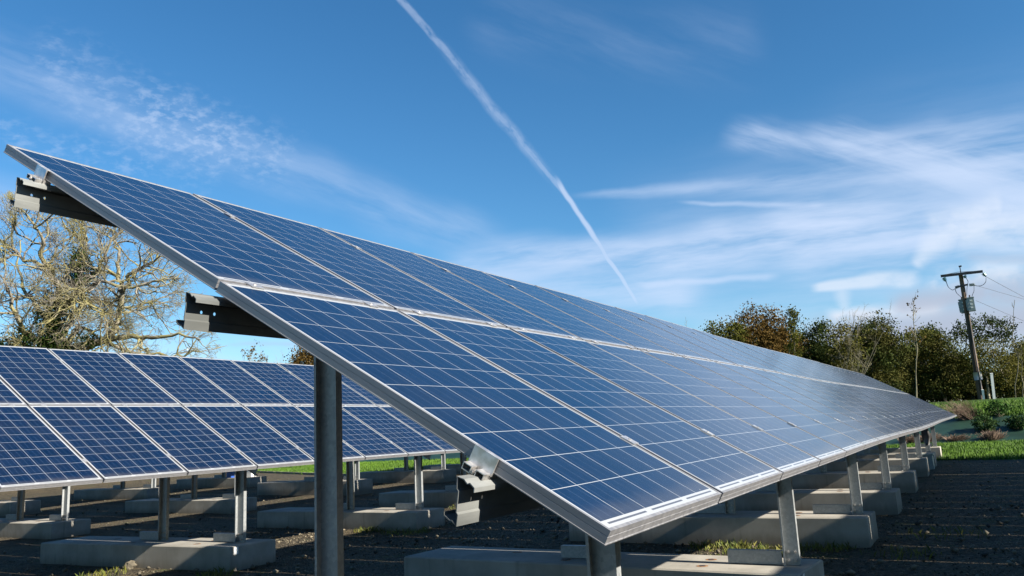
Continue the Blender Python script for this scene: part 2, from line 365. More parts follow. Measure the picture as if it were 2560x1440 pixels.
M_STRAW = mat('dry_straw', (.25, .17, .12), .8, 0, .2, noisy((.09, .06, .042), (.20, .145, .11), 3, world=True))
M_TARP = mat('green_ground_sheet', (.02, .10, .065), .55, 0, .4, noisy((.005, .022, .014), (.009, .034, .022), 1.2, bump=.4, bscale=6, world=True))
def leafmat(name, a, b, c, sc_=.5):
    def f(t, p):
        v = t.nodes.new('ShaderNodeNewGeometry').outputs['Position']
        n = nn(t, 'ShaderNodeTexNoise', i_Scale=sc_, i_Detail=3.0); t.links.new(v, n.inputs['Vector'])
        n2 = nn(t, 'ShaderNodeTexNoise', i_Scale=7.0, i_Detail=1.0); t.links.new(v, n2.inputs['Vector'])
        x = mixc(t, sstep(t, n.outputs['Fac'], .38, .62), a, b); x = mixc(t, mth(t, 'MULTIPLY', sstep(t, n2.outputs['Fac'], .5, .72), .7), x, c)
        t.links.new(x, p.inputs['Base Color'])
        tr = nn(t, 'ShaderNodeBsdfTranslucent'); t.links.new(x, tr.inputs['Color'])
        mx = nn(t, 'ShaderNodeMixShader', i_0=.22); t.links.new(p.outputs[0], mx.inputs[1]); t.links.new(tr.outputs[0], mx.inputs[2])
        t.links.new(mx.outputs[0], t.nodes['Material Output'].inputs[0])
    return mat(name, a, .8, 0, .08, f)
L_BROWN = leafmat('autumn_brown_leaves', (.070, .046, .013), (.090, .056, .015), (.105, .075, .024))
L_OLIVE = leafmat('olive_leaves', (.060, .066, .013), (.080, .076, .016), (.10, .095, .022))
L_GREEN = leafmat('dark_green_leaves', (.018, .034, .009), (.034, .048, .012), (.05, .06, .016))
L_MIX = leafmat('green_and_brown_leaves', (.034, .050, .012), (.058, .056, .014), (.075, .068, .018))
L_YEL = leafmat('yellow_green_leaves', (.062, .066, .010), (.045, .054, .010), (.10, .095, .018))
L_IVY = leafmat('ivy_leaves', (.018, .042, .008), (.035, .062, .013), (.06, .085, .02), 1.2)
L_LAUR = leafmat('laurel_leaves', (.022, .05, .014), (.04, .075, .022), (.085, .12, .05), 2.0)
L_SUN = leafmat('bright_shrub_leaves', (.024, .062, .012), (.04, .088, .02), (.075, .12, .04), 2.0)
M_BARK = mat('grey_bark', (.13, .12, .09), .9, 0, .2, noisy((.10, .095, .07), (.24, .22, .15), 2.0, bump=.8, bscale=14, world=True))
def oakbark(t, p):
    v = t.nodes.new('ShaderNodeNewGeometry').outputs['Position']
    n = nn(t, 'ShaderNodeTexNoise', i_Scale=.7, i_Detail=6.0); t.links.new(v, n.inputs['Vector'])
    n2 = nn(t, 'ShaderNodeTexNoise', i_Scale=5.0, i_Detail=4.0); t.links.new(v, n2.inputs['Vector'])
    x = mixc(t, sstep(t, n2.outputs['Fac'], .35, .65), (.10, .09, .075), (.20, .185, .155))
    x = mixc(t, mth(t, 'MULTIPLY', sstep(t, n.outputs['Fac'], .42, .62), .8), x, (.21, .19, .07))
    t.links.new(x, p.inputs['Base Color'])
M_OAK = mat('lichened_oak_bark', (.22, .2, .13), .9, 0, .2, oakbark)
M_POLE = mat('tarred_pole_wood', (.09, .065, .045), .8, 0, .3, noisy((.045, .035, .028), (.15, .10, .065), 3, stretch=(1, 1, .08)))
M_PGREY = mat('painted_grey_steel', (.23, .27, .26), .45, 0, .5)
M_INS = mat('glass_insulator', (.05, .16, .15), .15, 0, .6)
M_WIRE = mat('dark_wire', (.05, .05, .055), .5)
M_CSLV = mat('pale_sleeve', (.36, .35, .33), .8)
M_PALE = mat('pale_painted_metal', (.62, .66, .65), .5)
M_WHITE = mat('white_painted_metal', (.78, .78, .76), .4)
M_BLUE = mat('blue_plastic', (.02, .07, .30), .4)
M_RED = mat('red_plastic', (.35, .06, .03), .5)

# ------------------------------------------------------------------ ground
_zx = [-400, -10, -2, 0, 2, 4, 5, 7, 9, 12, 15, 18.3, 20.7, 23.4, 27, 30, 60, 400]
_zz = [-.1, -.05, -.012, 0, .02, .035, .048, .063, .072, .073, .10, .14, .16, .175, .205, .235, .24, .24]
def zr(x):
    a = lambda q: float(np.interp(q, _zx, _zz))
    return (a(x-.8)+a(x-.4)+a(x)*2+a(x+.4)+a(x+.8))/6
GD = 1.235
def gz(x, y):
    g = zr(x)-GD
    g += .11*max(0.0, min(1.0, (y-12)/9.0))*max(0.0, min(1.0, (x-8)/6.0))
    if x > 38.6:                                     # planted bank along the east side, then higher ground
        b = np.interp(x, [38.6, 39.2, 42.6, 43.2, 46.6, 48.5, 60, 120, 400], [0, .08, 1.02, 1.08, 1.58, 1.75, 2.15, 3.0, 6.0])
        g += float(b)
    if y > 33: g += float(np.interp(y, [33, 36, 60, 400], [0, .5, .9, 3.0]))*max(0.0, min(1.0, (36-x)/4))
    return g
def grid_sheet(name, xs, ys, m, off=0.0, jit=0.0, kind='structure'):
    V = np.array([(x, y, gz(x, y)+off+(jit*mnoise.noise(Vector((x*1.3, y*1.3, 3))) if jit and x < 24 else 0)) for x in xs for y in ys])
    nx, ny = len(xs), len(ys); i, j = np.meshgrid(np.arange(nx-1), np.arange(ny-1), indexing='ij'); a = (i*ny+j).ravel()
    F = np.stack([a, a+ny, a+ny+1, a+1], 1)
    o = link(name, np_mesh(name, V, F, m, smooth=True)); o['kind'] = kind; return o
ax = np.concatenate([np.linspace(-400, -12, 12), np.arange(-10, 28.1, .5), np.array([30, 34, 37, 38.6, 38.9, 39.2, 41, 42.6, 42.9, 43.2, 45, 46.6, 48.5, 54, 60, 120, 400])])
ay = np.concatenate([np.linspace(-400, -14, 10), np.arange(-12, 33.1, .5), np.array([34, 35, 36, 45, 60, 150, 400])])
g_ = grid_sheet('ground', ax, ay, M_GRAVEL, 0, .02)
lawn_edge = lambda y: float(np.interp(y, [-20, 4, 12, 19, 21, 36, 62], [25.4, 25.4, 26.2, 22.7, 23.4, 30.9, 34.5]))+(.25*math.sin(y*.9)+.15*math.sin(y*2.3+1) if y < 18 else 0)
# ------------------------------------------------------------------ solar panel prototype
TH = 0.5296; CT, ST = math.cos(TH), math.sin(TH)
def frame_mesh():
    prof = [(0, 0), (0, -.0165), (.0012, -.0172), (.0012, -.0188), (0, -.0195), (0, -.0375), (-.0022, -.0378), (-.0022, -.0408), (.022, -.0408), (.022, -.0392), (.002, -.0388), (.002, -.0075), (.011, -.0075), (.011, 0)]
    mb = MB(); n = len(prof)
    for d, z in prof:
        mb.v += [(d, d, z), (PW-d, d, z), (PW-d, PL-d, z), (d, PL-d, z)]
    for i in range(n):
        j = (i+1) % n
        for k in range(4):
            q = (k+1) % 4; mb.face((i*4+k, i*4+q, j*4+q, j*4+k))
    # reverse for outward normals
    mb.f = [f[::-1] for f in mb.f]
    return mb.mesh('frame', M_ALU)
def glass_mesh():
    mb = MB(); a = .0095
    mb.v = [(a, a, -.0016), (PW-a, a, -.0016), (PW-a, PL-a, -.0016), (a, PL-a, -.0016), (a, a, -.007), (PW-a, a, -.007), (PW-a, PL-a, -.007), (a, PL-a, -.007)]
    mb.face((0, 1, 2, 3), 0); mb.face((7, 6, 5, 4), 1)
    for k in range(4): q = (k+1) % 4; mb.face((k, k+4, q+4, q), 1)
    return mb.mesh('cell_sheet', [M_CELL, M_BACK])
FR, GL = frame_mesh(), glass_mesh()
ORD = 'nearest second third fourth fifth sixth seventh eighth ninth tenth eleventh twelfth thirteenth fourteenth fifteenth sixteenth seventeenth eighteenth nineteenth twentieth twenty-first twenty-second twenty-third twenty-fourth twenty-fifth twenty-sixth twenty-seventh twenty-eighth twenty-ninth thirtieth thirty-first thirty-second thirty-third thirty-fourth thirty-fifth thirty-sixth'.split()
def pmat(i, x0, y0, u, jit=True):
    g_ap = .05 if (y0 < 0 and i > 27) else 0.0
    xa, xb = x0+i*PIX+g_ap, x0+(i+1)*PIX+g_ap
    A = Vector((xa, y0, zr(xa))); B = Vector((xb, y0, zr(xb)))
    ex = (B-A).normalized(); ey = Vector((0, CT, ST)); ez = ex.cross(ey).normalized(); ey = ez.cross(ex).normalized()
    o = A+ex*(PIX-PW)/2+Vector((0, CT, ST))*u
    M = Matrix(((ex.x, ey.x, ez.x, o.x), (ex.y, ey.y, ez.y, o.y), (ex.z, ey.z, ez.z, o.z), (0, 0, 0, 1)))
    if jit: M = M @ Matrix.Rotation(random.gauss(0, .0009), 4, 'X') @ Matrix.Rotation(random.gauss(0, .0009), 4, 'Y')
    return M
ROWS = [  # name, x0, columns, y0
    ('front row', 0.0, 30, 0.0, 'near'), ('second row', 2.26-4*PIX, 31, 6.951, 'left'), ('third row', -.8, 30, 13.9, 'left'),
    ('fourth row', -.4, 21, 20.85, 'left'), ('outer row', -9.0, 34, -6.951, 'west')]
proto = None
for rn, x0, n, y0, _ in ROWS:
    for i in range(n):
        for tier, u in (('lower', 0.0), ('upper', 1.660)):
            if proto is None:
                proto = empty('solar_panel'); kid(proto, link('frame', FR, proto)); kid(proto, link('cell_sheet', GL, proto)); o = proto
            else: o = copy_tree(proto)
            o.matrix_world = pmat(i, x0, y0, u)
            pos = ORD[i] if i else 'nearest'
            tag(o, 'blue solar panel, %s from the near end, %s tier of the %s' % (pos, tier, rn) if i else 'blue solar panel at the near end of the %s tier, %s' % (tier, rn), 'solar panel', 'solar panels of the '+rn.split(',')[0])

# ------------------------------------------------------------------ steelwork
def plane_pt(x, u, off, y0):            # a point `off` under the panel plane
    return Vector((x, y0+u*CT+off*ST, zr(x)+u*ST-off*CT))
SEC = [(-.046, -.040), (-.048, -.030), (-.036, -.018), (-.028, -.020), (-.018, -.008), (0, 0), (.004, -.030), (-.001, -.036), (.008, -.090), (.004, -.096), (.010, -.126), (.026, -.112), (.032, -.112), (.050, -.098), (.050, -.088)]
def purlin(x0, n, y0, u, label, group):
    root = empty('steel_purlin', Matrix.Translation((x0, y0, 0)))
    xs = [x0-.095]+[x0+.02+i*PIX for i in range(0, n+1)]+[x0+n*PIX+.09]
    mb = MB()
    P = [Vector(p) for p in SEC]; th = .0032; off = []
    for i, p in enumerate(P):
        d = (P[min(i+1, len(P)-1)]-P[max(i-1, 0)]).normalized(); off.append(p+Vector((-d.y, d.x))*th)
    ring = P+off[::-1]; N = len(ring); np_ = len(P)
    for x in xs:
        o = plane_pt(x, u, .066, y0)
        for q in ring: mb.v.append((x-x0, o.y+q.x-y0, o.z+q.y))
    for k in range(len(xs)-1):
        for i in range(N):
            j = (i+1) % N
            mb.face((k*N+i, (k+1)*N+i, (k+1)*N+j, k*N+j))
    for i in range(np_-1):
        q = (i, i+1, N-2-i, N-1-i); mb.face(q); e = (len(xs)-1)*N; mb.face([e+t for t in q][::-1])
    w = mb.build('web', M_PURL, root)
    if y0 == 0:                         # two punched bolt holes in the web near the end
        o_ = plane_pt(0, u, .066, y0); cb = MB()
        for hx in (-.028, .028): cb.tube([(hx-x0, o_.y-.05, o_.z-.062), (hx-x0, o_.y+.06, o_.z-.062)], .0062, 12, 0, True, False)
        co = cb.build('cutter', M_GALV, None, Matrix.Translation((x0, y0, 0)))
        md = w.modifiers.new('b', 'BOOLEAN'); md.operation = 'DIFFERENCE'; md.object = co; md.solver = 'EXACT'
        dg = bpy.context.evaluated_depsgraph_get(); dg.update(); nm_ = bpy.data.meshes.new_from_object(w.evaluated_get(dg)); w.modifiers.clear()
        if len(nm_.polygons) > 20: w.data = nm_
        bpy.data.objects.remove(co)
    tag(root, label, 'purlin', group)
    return root
def disc(mb, c, r, ax_, depth, sides=14, m=0):
    ax_ = Vector(ax_).normalized(); mb.tube([Vector(c), Vector(c)+ax_*depth], r, sides, m, True, False)
def mid_clamp(me_cache={}):
    if 'm' not in me_cache:
        mb = MB(); mb.box(-.0245, .0245, -.03, .03, .0006, .0036); mb.box(-.0075, .0075, -.03, .03, -.041, .0005)
        disc(mb, (0, 0, .0036), .0065, (0, 0, 1), .004, 6); mb.box(-.03, .03, -.035, .035, -.066, -.0415); me_cache['m'] = mb.mesh('mid_clamp', M_CLAMP)
    return me_cache['m']
def end_clamp_mesh():
    mb = MB()       # local: x to the west (-) of the frame edge, y up the slope, z normal
    mb.box(-.010, -.0045, -.042, .042, -.050, .0035); mb.box(-.0045, .009, -.042, .042, .0006, .0035)
    return mb.mesh('end_clamp', M_CLAMP)
def clamp_foot_mesh():
    mb = MB(); t = .0028
    # hollow aluminium foot seen end on: two windows with a bolt between
    for a, b in ((-.036, -.007), (.009, .038)):
        mb.box(-.038, .03, a, b, -.0475, -.0475+t*.8); mb.box(-.038, .03, a, b, -.0655, -.0655+t*.8)
        mb.box(-.038, .03, a, a+t*.8, -.0632, -.0476); mb.box(-.038, .03, b-t*.8, b, -.0632, -.0476)
    mb.box(-.038, .03, -.0068, .0088, -.0680, -.0657)
    mb.box(-.034, .03, -.056, -.0365, -.0695, -.0655); mb.box(-.034, .03, -.056, -.0520, -.082, -.0697)
    return mb.mesh('clamp_foot', M_CLAMP)
ECM, CFM = end_clamp_mesh(), clamp_foot_mesh()
mbb = MB(); disc(mbb, (-.040, .0008, -.056), .0065, (1, 0, 0), .03, 6); disc(mbb, (-.045, .0008, -.056), .004, (1, 0, 0), .006, 10); BLM = mbb.mesh('clamp_bolt', M_BOLT)
def pm_u(x0, y0, i, u):
    M = pmat(i, x0, y0, 0, False); return M @ Matrix.Translation((0, u, 0))
for rn, x0, n, y0, _ in ROWS:
    for nm, u in (('lowest', .40), ('middle', 1.662), ('highest', 2.93)):
        pr = purlin(x0, n, y0, u, 'long galvanised steel purlin, %s of three under the %s' % (nm, rn.strip(',')), 'steel purlins under the solar panels')
        inv = pr.matrix_basis.inverted()
        if y0 > 12 or y0 < 0: continue
        for i in range(n):
            if nm == 'middle':
                for fx in (.165, .83):
                    c = link('mid_clamp', mid_clamp(), pr, inv @ pm_u(x0, y0, i, 1.650) @ Matrix.Translation((fx*PW, 0, 0)) @ Matrix.Rotation(R(90), 4, 'Z'))
                if i == 0: continue
            elif i: link('mid_clamp', mid_clamp(), pr, inv @ pm_u(x0, y0, i, u-.01) @ Matrix.Translation((-(PIX-PW)/2, 0, 0)))
        if nm != 'middle':
            Mx = inv @ pm_u(x0, y0, 0, u+.0)
            ec = link('end_clamp', ECM, pr, Mx); 
            ft = link('clamp_foot', CFM, pr, Mx); link('clamp_bolt', BLM, ft)

def post_mesh(h):
    mb = MB(); w, d, t = .112, .046, .005
    mb.box(0, t, -w/2, w/2, 0, h); mb.box(-d+.004, -.0002, w/2-t, w/2, 0, h); mb.box(t+.0002, d, -w/2, -w/2+t, 0, h)
    mb.box(-d+.004, -d+.004+t*.7, w/2-t-.009, w/2-t-.0002, 0, h); mb.box(d-t*.7, d, -w/2+t+.0002, -w/2+t+.009, 0, h)
    return mb
def bracket_mesh():
    mb = MB(); t = .004
    mb.box(0, t, .075, .50, .002, .105); mb.box(t, .06, .075, .50, .101, .105); mb.box(t, .06, .075, .50, .002, .006)
    return mb.mesh('foot_bracket', M_GALV)
BRM = bracket_mesh()
b1 = MB(); disc(b1, (-.0005, 0, 0), .013, (-1, 0, 0), .010, 6); disc(b1, (-.0105, 0, 0), .006, (-1, 0, 0), .012, 8); BOM = b1.mesh('bolt', M_BOLT)
b2 = MB(); disc(b2, (-.0005, -.0, 0), .011, (-1, 0, 0), .012, 6); TBM = b2.mesh('top_bolt', M_BOLT)
def block_mesh(L, Wd, H, seed):
    rnd = random.Random(seed); mb = MB(); c = .012
    def ring(z, e): return [(e, e, z), (Wd-e, e, z), (Wd-e, L-e, z), (e, L-e, z)]
    for z, e in ((-H, 0), (-c, 0), (0, c)): mb.v += ring(z, e)
    for r in range(2):
        for k in range(4): q = (k+1) % 4; mb.face((r*4+k, r*4+q, (r+1)*4+q, (r+1)*4+k))
    mb.face((8, 9, 10, 11)); mb.face((3, 2, 1, 0))
    return mb.mesh('body', M_CONC)
hb = MB(); hb.tube([(0, 0, .0008), (0, 0, .0018)], [.048, .044], 18, 0, True, False); HRM = hb.mesh('rust_ring', M_RUST)
hb = MB(); hb.tube([(0, 0, .0022), (0, 0, .0030)], [.026, .026], 16, 0, True, False); HDM = hb.mesh('hole_shade_disc', M_DARK)  # flat dark disc on the block top, painting the shade inside an anchor hole
BM = [block_mesh(3.74, .76, .46, k) for k in range(2)]
POSTX = {0: [1.28, 4.80, 8.55, 11.93, 15.49, 19.28, 22.69, 26.11], 1: [-1.9, 1.85, 5.56, 9.36, 13.0, 16.8, 20.6, 24.4, 28.2], 2: [-.5, 3.45, 7.51, 11.64, 15.85, 20.04, 24.1, 27.9],
         3: [-1.2, 2.7, 6.65, 10.58, 14.53, 18.48], 4: [-7.5, -3.9, -.3, 3.3, 6.9, 10.5, 14.1, 17.7, 21.3, 24.3]}
POSTZ = {0: [-.86, -.84, -.84, -.83, -.76, -.69, -.70, -.67], 1: [-.93, -.92, -.90, -.87, -.83, -.78, -.73, -.69, -.66], 2: [-.95, -.92, -.89, -.84, -.70, -.67, -.65, -.63], 3: [-.90, -.87, -.82, -.77, -.73, -.66]}
BROT = {(0, 1): -.055, (0, 2): -.01, (1, 2): .035, (1, 3): -.03, (2, 3): .02, (3, 3): -.02}
RN = ['front row', 'second row', 'third row', 'fourth row', 'outer row']
whp = ['nearest', 'second', 'third', 'fourth', 'fifth', 'sixth', 'seventh', 'eighth', 'ninth', 'tenth']
for ri, (rn, x0, n, y0, _) in enumerate(ROWS):
    for k, px_ in enumerate(POSTX[ri]):
        zt = POSTZ[ri][k] if ri in POSTZ else zr(px_)-.895+.015*math.sin(k*2.3+ri)
        tl = 0.0; rz = BROT.get((ri, k), .012*math.sin(k*3.1+ri*1.7))
        Mb = Matrix.Translation((px_, y0+.60, zt)) @ Matrix.Rotation(rz, 4, 'Z') @ Matrix.Translation((-.385, -.14 if ri == 0 else -.24, 0))
        bl = empty('concrete_block', Mb)
        body = link('body', BM[k % 2], bl)
        for hx, hy in ((.20, .80), (.52, .84), (.20, 2.05), (.50, 2.75)):
            h = link('rust_ring', HRM, bl, Matrix.Translation((hx, hy, 0))); link('hole_shade_disc', HDM, h)
        tag(bl, 'long grey concrete ballast block, %s under the %s of panels' % (whp[k]+('' if k == 0 else ' from the near end'), RN[ri]), 'concrete block', 'concrete blocks under the panel rows')
        for nm, yy in (('short', .60), ('tall', 2.10)):
            base = Vector((px_, y0+yy, zt+.004+tl*(yy-.5)))
            top = zr(px_)+yy*math.tan(TH)-.25-base.z
            po = empty('steel_post', Matrix.Translation(base))
            post_mesh(top).build('channel', M_GALV, po)
            link('foot_bracket', BRM, po)
            if ri < 3:
                for dy in (-.026, .026):
                    for dz in (.035, .10): link('bolt', BOM, po, Matrix.Translation((0, dy, dz)))
            link('top_bolt', TBM, po, Matrix.Translation((0, 0, top-.10)))
            tag(po, '%s galvanised steel post on the %s concrete block of the %s' % (nm, whp[k], RN[ri]), 'post', 'galvanised posts carrying the panels')
        mb = MB(); t = .005          # rafter up the slope
        M_ = Matrix.Translation((px_+.075, y0, zr(px_))) @ Matrix.Rotation(TH, 4, 'X')
        mb.box(0, t, .30, 3.05, -.330, -.215); mb.box(t, .05, .30, 3.05, -.220, -.215); mb.box(t, .05, .30, 3.05, -.330, -.325)
        o = mb.build('steel_rafter', M_GALV, None, M_); tag(o, 'sloping steel rafter on the %s post pair of the %s' % (whp[k], RN[ri]), 'rafter', 'rafters under the purlins')
o = MB(); o.box(-.002, .0, -.03, .03, 0, .085)
for nm, loc, lb in (('paper_tag', (4.52, .471, -.935), 'small white paper tag stuck on the near front block corner'), ('paper_tag', (5.27, 7.296, -.995), 'small white paper tag on the near end of the second-row block')):
    q = MB(); q.box(-.035, .035, -.003, 0, 0, .085); tag(q.build(nm, M_WHITE, None, Matrix.Translation(loc)), lb, 'tag')
#@@VEG
# ------------------------------------------------------------------ lawn, bank, hedge
xs_ = np.array([0, .12, .25, .4, .55, .7, .85, 1.0])
def lawn_sheet():
    ys = np.arange(-14, 62, .5); V = []
    for y in ys:
        e = lawn_edge(y)
        for q in xs_: x = e+(38.75-e)*q; V.append((x, y, gz(x, y)+.03))
    n = len(xs_); i, j = np.meshgrid(np.arange(len(ys)-1), np.arange(n-1), indexing='ij'); a = (i*n+j).ravel()
    o = link('lawn', np_mesh('lawn', V, np.stack([a, a+1, a+n+1, a+n], 1), M_SOIL, smooth=True)); o['kind'] = 'structure'
lawn_sheet()
grid_sheet('bank_top', [43.0, 43.2, 45, 46.6, 48.5, 54, 60, 90], np.arange(-60, 66, 3.0), M_SOIL, .02)
o = grid_sheet('ground_sheet', [38.9, 39.2, 41, 42.6, 43.05], np.arange(-40, 61, 1.0), M_TARP, .03)
del o['kind']; tag(o, 'dark green woven ground sheet pegged over the sloping bank', 'ground sheet')
def blades(name, pts, h0, h1, w, m, label=None, cat='grass', lean=.35):
    P = np.asarray(pts); n = len(P); h = np.random.uniform(h0, h1, n); a = np.random.uniform(0, 2*np.pi, n); l = np.random.uniform(0, lean, n); b = np.random.uniform(0, 2*np.pi, n)
    dx, dy = np.cos(a)*w/2, np.sin(a)*w/2; lx, ly = np.cos(b)*l*h, np.sin(b)*l*h
    V = np.empty((n, 4, 3)); V[:, 0] = P+np.stack([-dx, -dy, np.zeros(n)-.02], 1); V[:, 1] = P+np.stack([dx, dy, np.zeros(n)-.02], 1)
    V[:, 2] = P+np.stack([lx*.4+dx*.7, ly*.4+dy*.7, h*.6], 1); V[:, 3] = P+np.stack([lx, ly, h], 1)
    F = np.arange(n)[:, None]*4; F = np.concatenate([F+[0, 1, 2], F+[0, 2, 3]])
    o = link(name, np_mesh(name, V.reshape(-1, 3), F, m)); return o
def lawn_pts(n, y0, y1, x1=38.9, dens=1.0):
    out = []
    while len(out) < n:
        y = random.uniform(y0, y1); e = lawn_edge(y); x = e+(x1-e)*random.random()**1.2-random.random()**3*.5
        out.append((x, y, gz(x, y)+.02))
    return out
tag(blades('grass', lawn_pts(50000, -6.5, 6)+lawn_pts(60000, 15, 50), .05, .13, .022, M_BLADE), kind='stuff')
pts = []
for _ in range(34000):
    x = random.uniform(43.0, 48.5); y = random.uniform(-7, 7); pts.append((x, y, gz(x, y)))
tag(blades('bank_grass', pts, .10, .28, .03, M_BLADE), kind='stuff')
# pebbles and weeds on the gravel
def pebbles():
    ico = [(0, 0, 1), (.9, 0, .2), (.3, .85, .2), (-.7, .5, .2), (-.7, -.5, .2), (.3, -.85, .2), (0, 0, -1)]
    fc = [(0, 1, 2), (0, 2, 3), (0, 3, 4), (0, 4, 5), (0, 5, 1), (6, 2, 1), (6, 3, 2), (6, 4, 3), (6, 5, 4), (6, 1, 5)]
    I = np.array(ico); F0 = np.array(fc); V = []; F = []
    rs = np.random.RandomState(3); n = 17000
    for k in range(n):
        if k < 11000: x = rs.uniform(3, 14); y = rs.uniform(-1.5, 12)
        else: x = rs.uniform(5, 24); y = rs.uniform(-2, 24)
        r = rs.uniform(.006, .016) if rs.rand() < .93 else rs.uniform(.018, .045)
        a = rs.uniform(0, 6.28); c, s_ = np.cos(a), np.sin(a)
        Q = I*np.array([r*rs.uniform(.8, 1.4), r*rs.uniform(.7, 1.1), r*rs.uniform(.5, .9)])+rs.normal(0, r*.12, (7, 3))
        Q = np.stack([Q[:, 0]*c-Q[:, 1]*s_, Q[:, 0]*s_+Q[:, 1]*c, Q[:, 2]], 1)+[x, y, gz(x, y)+r*.3+.008]
        V.append(Q); F.append(F0+7*k)
    o = link('pebbles', np_mesh('pebbles', np.concatenate(V), np.concatenate(F), M_STONE)); o['kind'] = 'stuff'
pebbles()
pts = []
rs = random.Random(11)
for (x, y, r, n) in [(6.7, 1.6, .5, 500), (7.6, 1.5, .45, 500), (8.0, .9, .3, 200), (5.2, 2.3, .5, 250), (7.9, 2.1, .35, 300), (10.9, 1.5, .5, 300), (4.9, 7.2, .25, 160), (4.6, 8.9, .3, 120), (3.6, 9.6, .4, 80), (5.9, 4.4, .4, 120), (8.7, 7.3, .4, 200), (8.9, 8.2, .3, 200), (12.6, 8.5, .6, 260), (4.2, 5.8, .35, 120), (9.3, -.2, .5, 80), (7.7, .1, .4, 80)]:
    for _ in range(n):
        a, q = rs.uniform(0, 6.28), r*math.sqrt(rs.random()); X, Y = x+q*math.cos(a), y+q*math.sin(a); pts.append((X, Y, gz(X, Y)))
tag(blades('weeds', pts, .02, .10, .009, M_WEED, lean=.9), kind='stuff')
# a few larger loose stones in the sun patches
for k, (x, y, r) in enumerate([(5.05, 9.0, .075), (4.05, 8.95, .05), (6.4, 8.15, .05), (9.6, 8.6, .045), (12.4, 15.2, .08), (7.15, 1.75, .05)]):
    mb = MB(); bm_ = []
    for i in range(5):
        th = math.pi*i/4
        for j in range(7):
            ph = 2*math.pi*j/7; rr = r*(1+.22*math.sin(i*2.1+j*1.7+k)); mb.v.append((rr*math.sin(th)*math.cos(ph), rr*.8*math.sin(th)*math.sin(ph), rr*.75*math.cos(th)))
    for i in range(4):
        for j in range(7): q = (j+1) % 7; mb.face((i*7+j, (i+1)*7+j, (i+1)*7+q, i*7+q))
    o = mb.build('loose_stone', M_STONE, None, Matrix.Translation((x, y, gz(x, y)+r*.55)))
    tag(o, ['pale loose stone beside the second-row block at the left', 'small loose stone at the far left of the gravel', 'loose stone behind the second-row short post', 'loose stone beyond the second second-row block', 'rough stone in the sunny strip of the third row', 'pale stone in the weeds between the front blocks'][k], 'stone')

# ------------------------------------------------------------------ foliage
def leaves(cl, size, rs, flat=.5):
    """cl: array of cluster centre x,y,z,radius,count -> leaf quads"""
    C = np.repeat(cl[:, :3], cl[:, 4].astype(int), 0); r = np.repeat(cl[:, 3], cl[:, 4].astype(int)); n = len(C)
    P = C+rs.normal(0, 1, (n, 3))*r[:, None]*np.array([1, 1, .75])
    a = rs.normal(0, 1, (n, 3)); a /= np.linalg.norm(a, axis=1)[:, None]; b = np.cross(a, rs.normal(0, 1, (n, 3))); b /= np.linalg.norm(b, axis=1)[:, None]
    s = rs.uniform(.6, 1.3, n)[:, None]*size
    V = np.stack([P-a*s*.5, P+b*s*.32, P+a*s*.5, P-b*s*.32], 1).reshape(-1, 3)
    F = np.arange(n)[:, None]*4+np.array([0, 1, 2, 3]); return V, F
def tubes(polys, sides_of=lambda r: 5 if r > .05 else 3):
    V = []; F3 = []; k = 0
    for pts, rad in polys:
        sides = sides_of(rad[0]); P = np.asarray(pts, float); n = len(P); d = np.gradient(P, axis=0); d /= (np.linalg.norm(d, axis=1)[:, None]+1e-9)
        ref = np.array([.3, .2, .93]) if abs(d[0][2]) < .9 else np.array([.95, .1, .1])
        a = np.cross(d, ref); a /= (np.linalg.norm(a, axis=1)[:, None]+1e-9); b = np.cross(d, a)
        t = np.arange(sides)*2*np.pi/sides; R_ = np.asarray(rad)[:, None, None]
        V.append((P[:, None]+(a[:, None]*np.cos(t)[None, :, None]+b[:, None]*np.sin(t)[None, :, None])*R_).reshape(-1, 3))
        i, j = np.meshgrid(np.arange(n-1), np.arange(sides), indexing='ij'); q = (j+1) % sides
        F3.append(np.stack([k+i*sides+j, k+i*sides+q, k+(i+1)*sides+q, k+(i+1)*sides+j], -1).reshape(-1, 4)); k += n*sides
    return np.concatenate(V), np.concatenate(F3)
def wiggle(p0, p1, n, amp, rs):
    p0, p1 = np.array(p0, float), np.array(p1, float); L = np.linalg.norm(p1-p0); o = [p0]; off = np.zeros(3)
    for i in range(1, n):
        off = off*.6+rs.normal(0, amp*L, 3); f = i/(n-1); o.append(p0+(p1-p0)*f+off*math.sin(math.pi*f)**.5 if i < n-1 else p1)
    return o
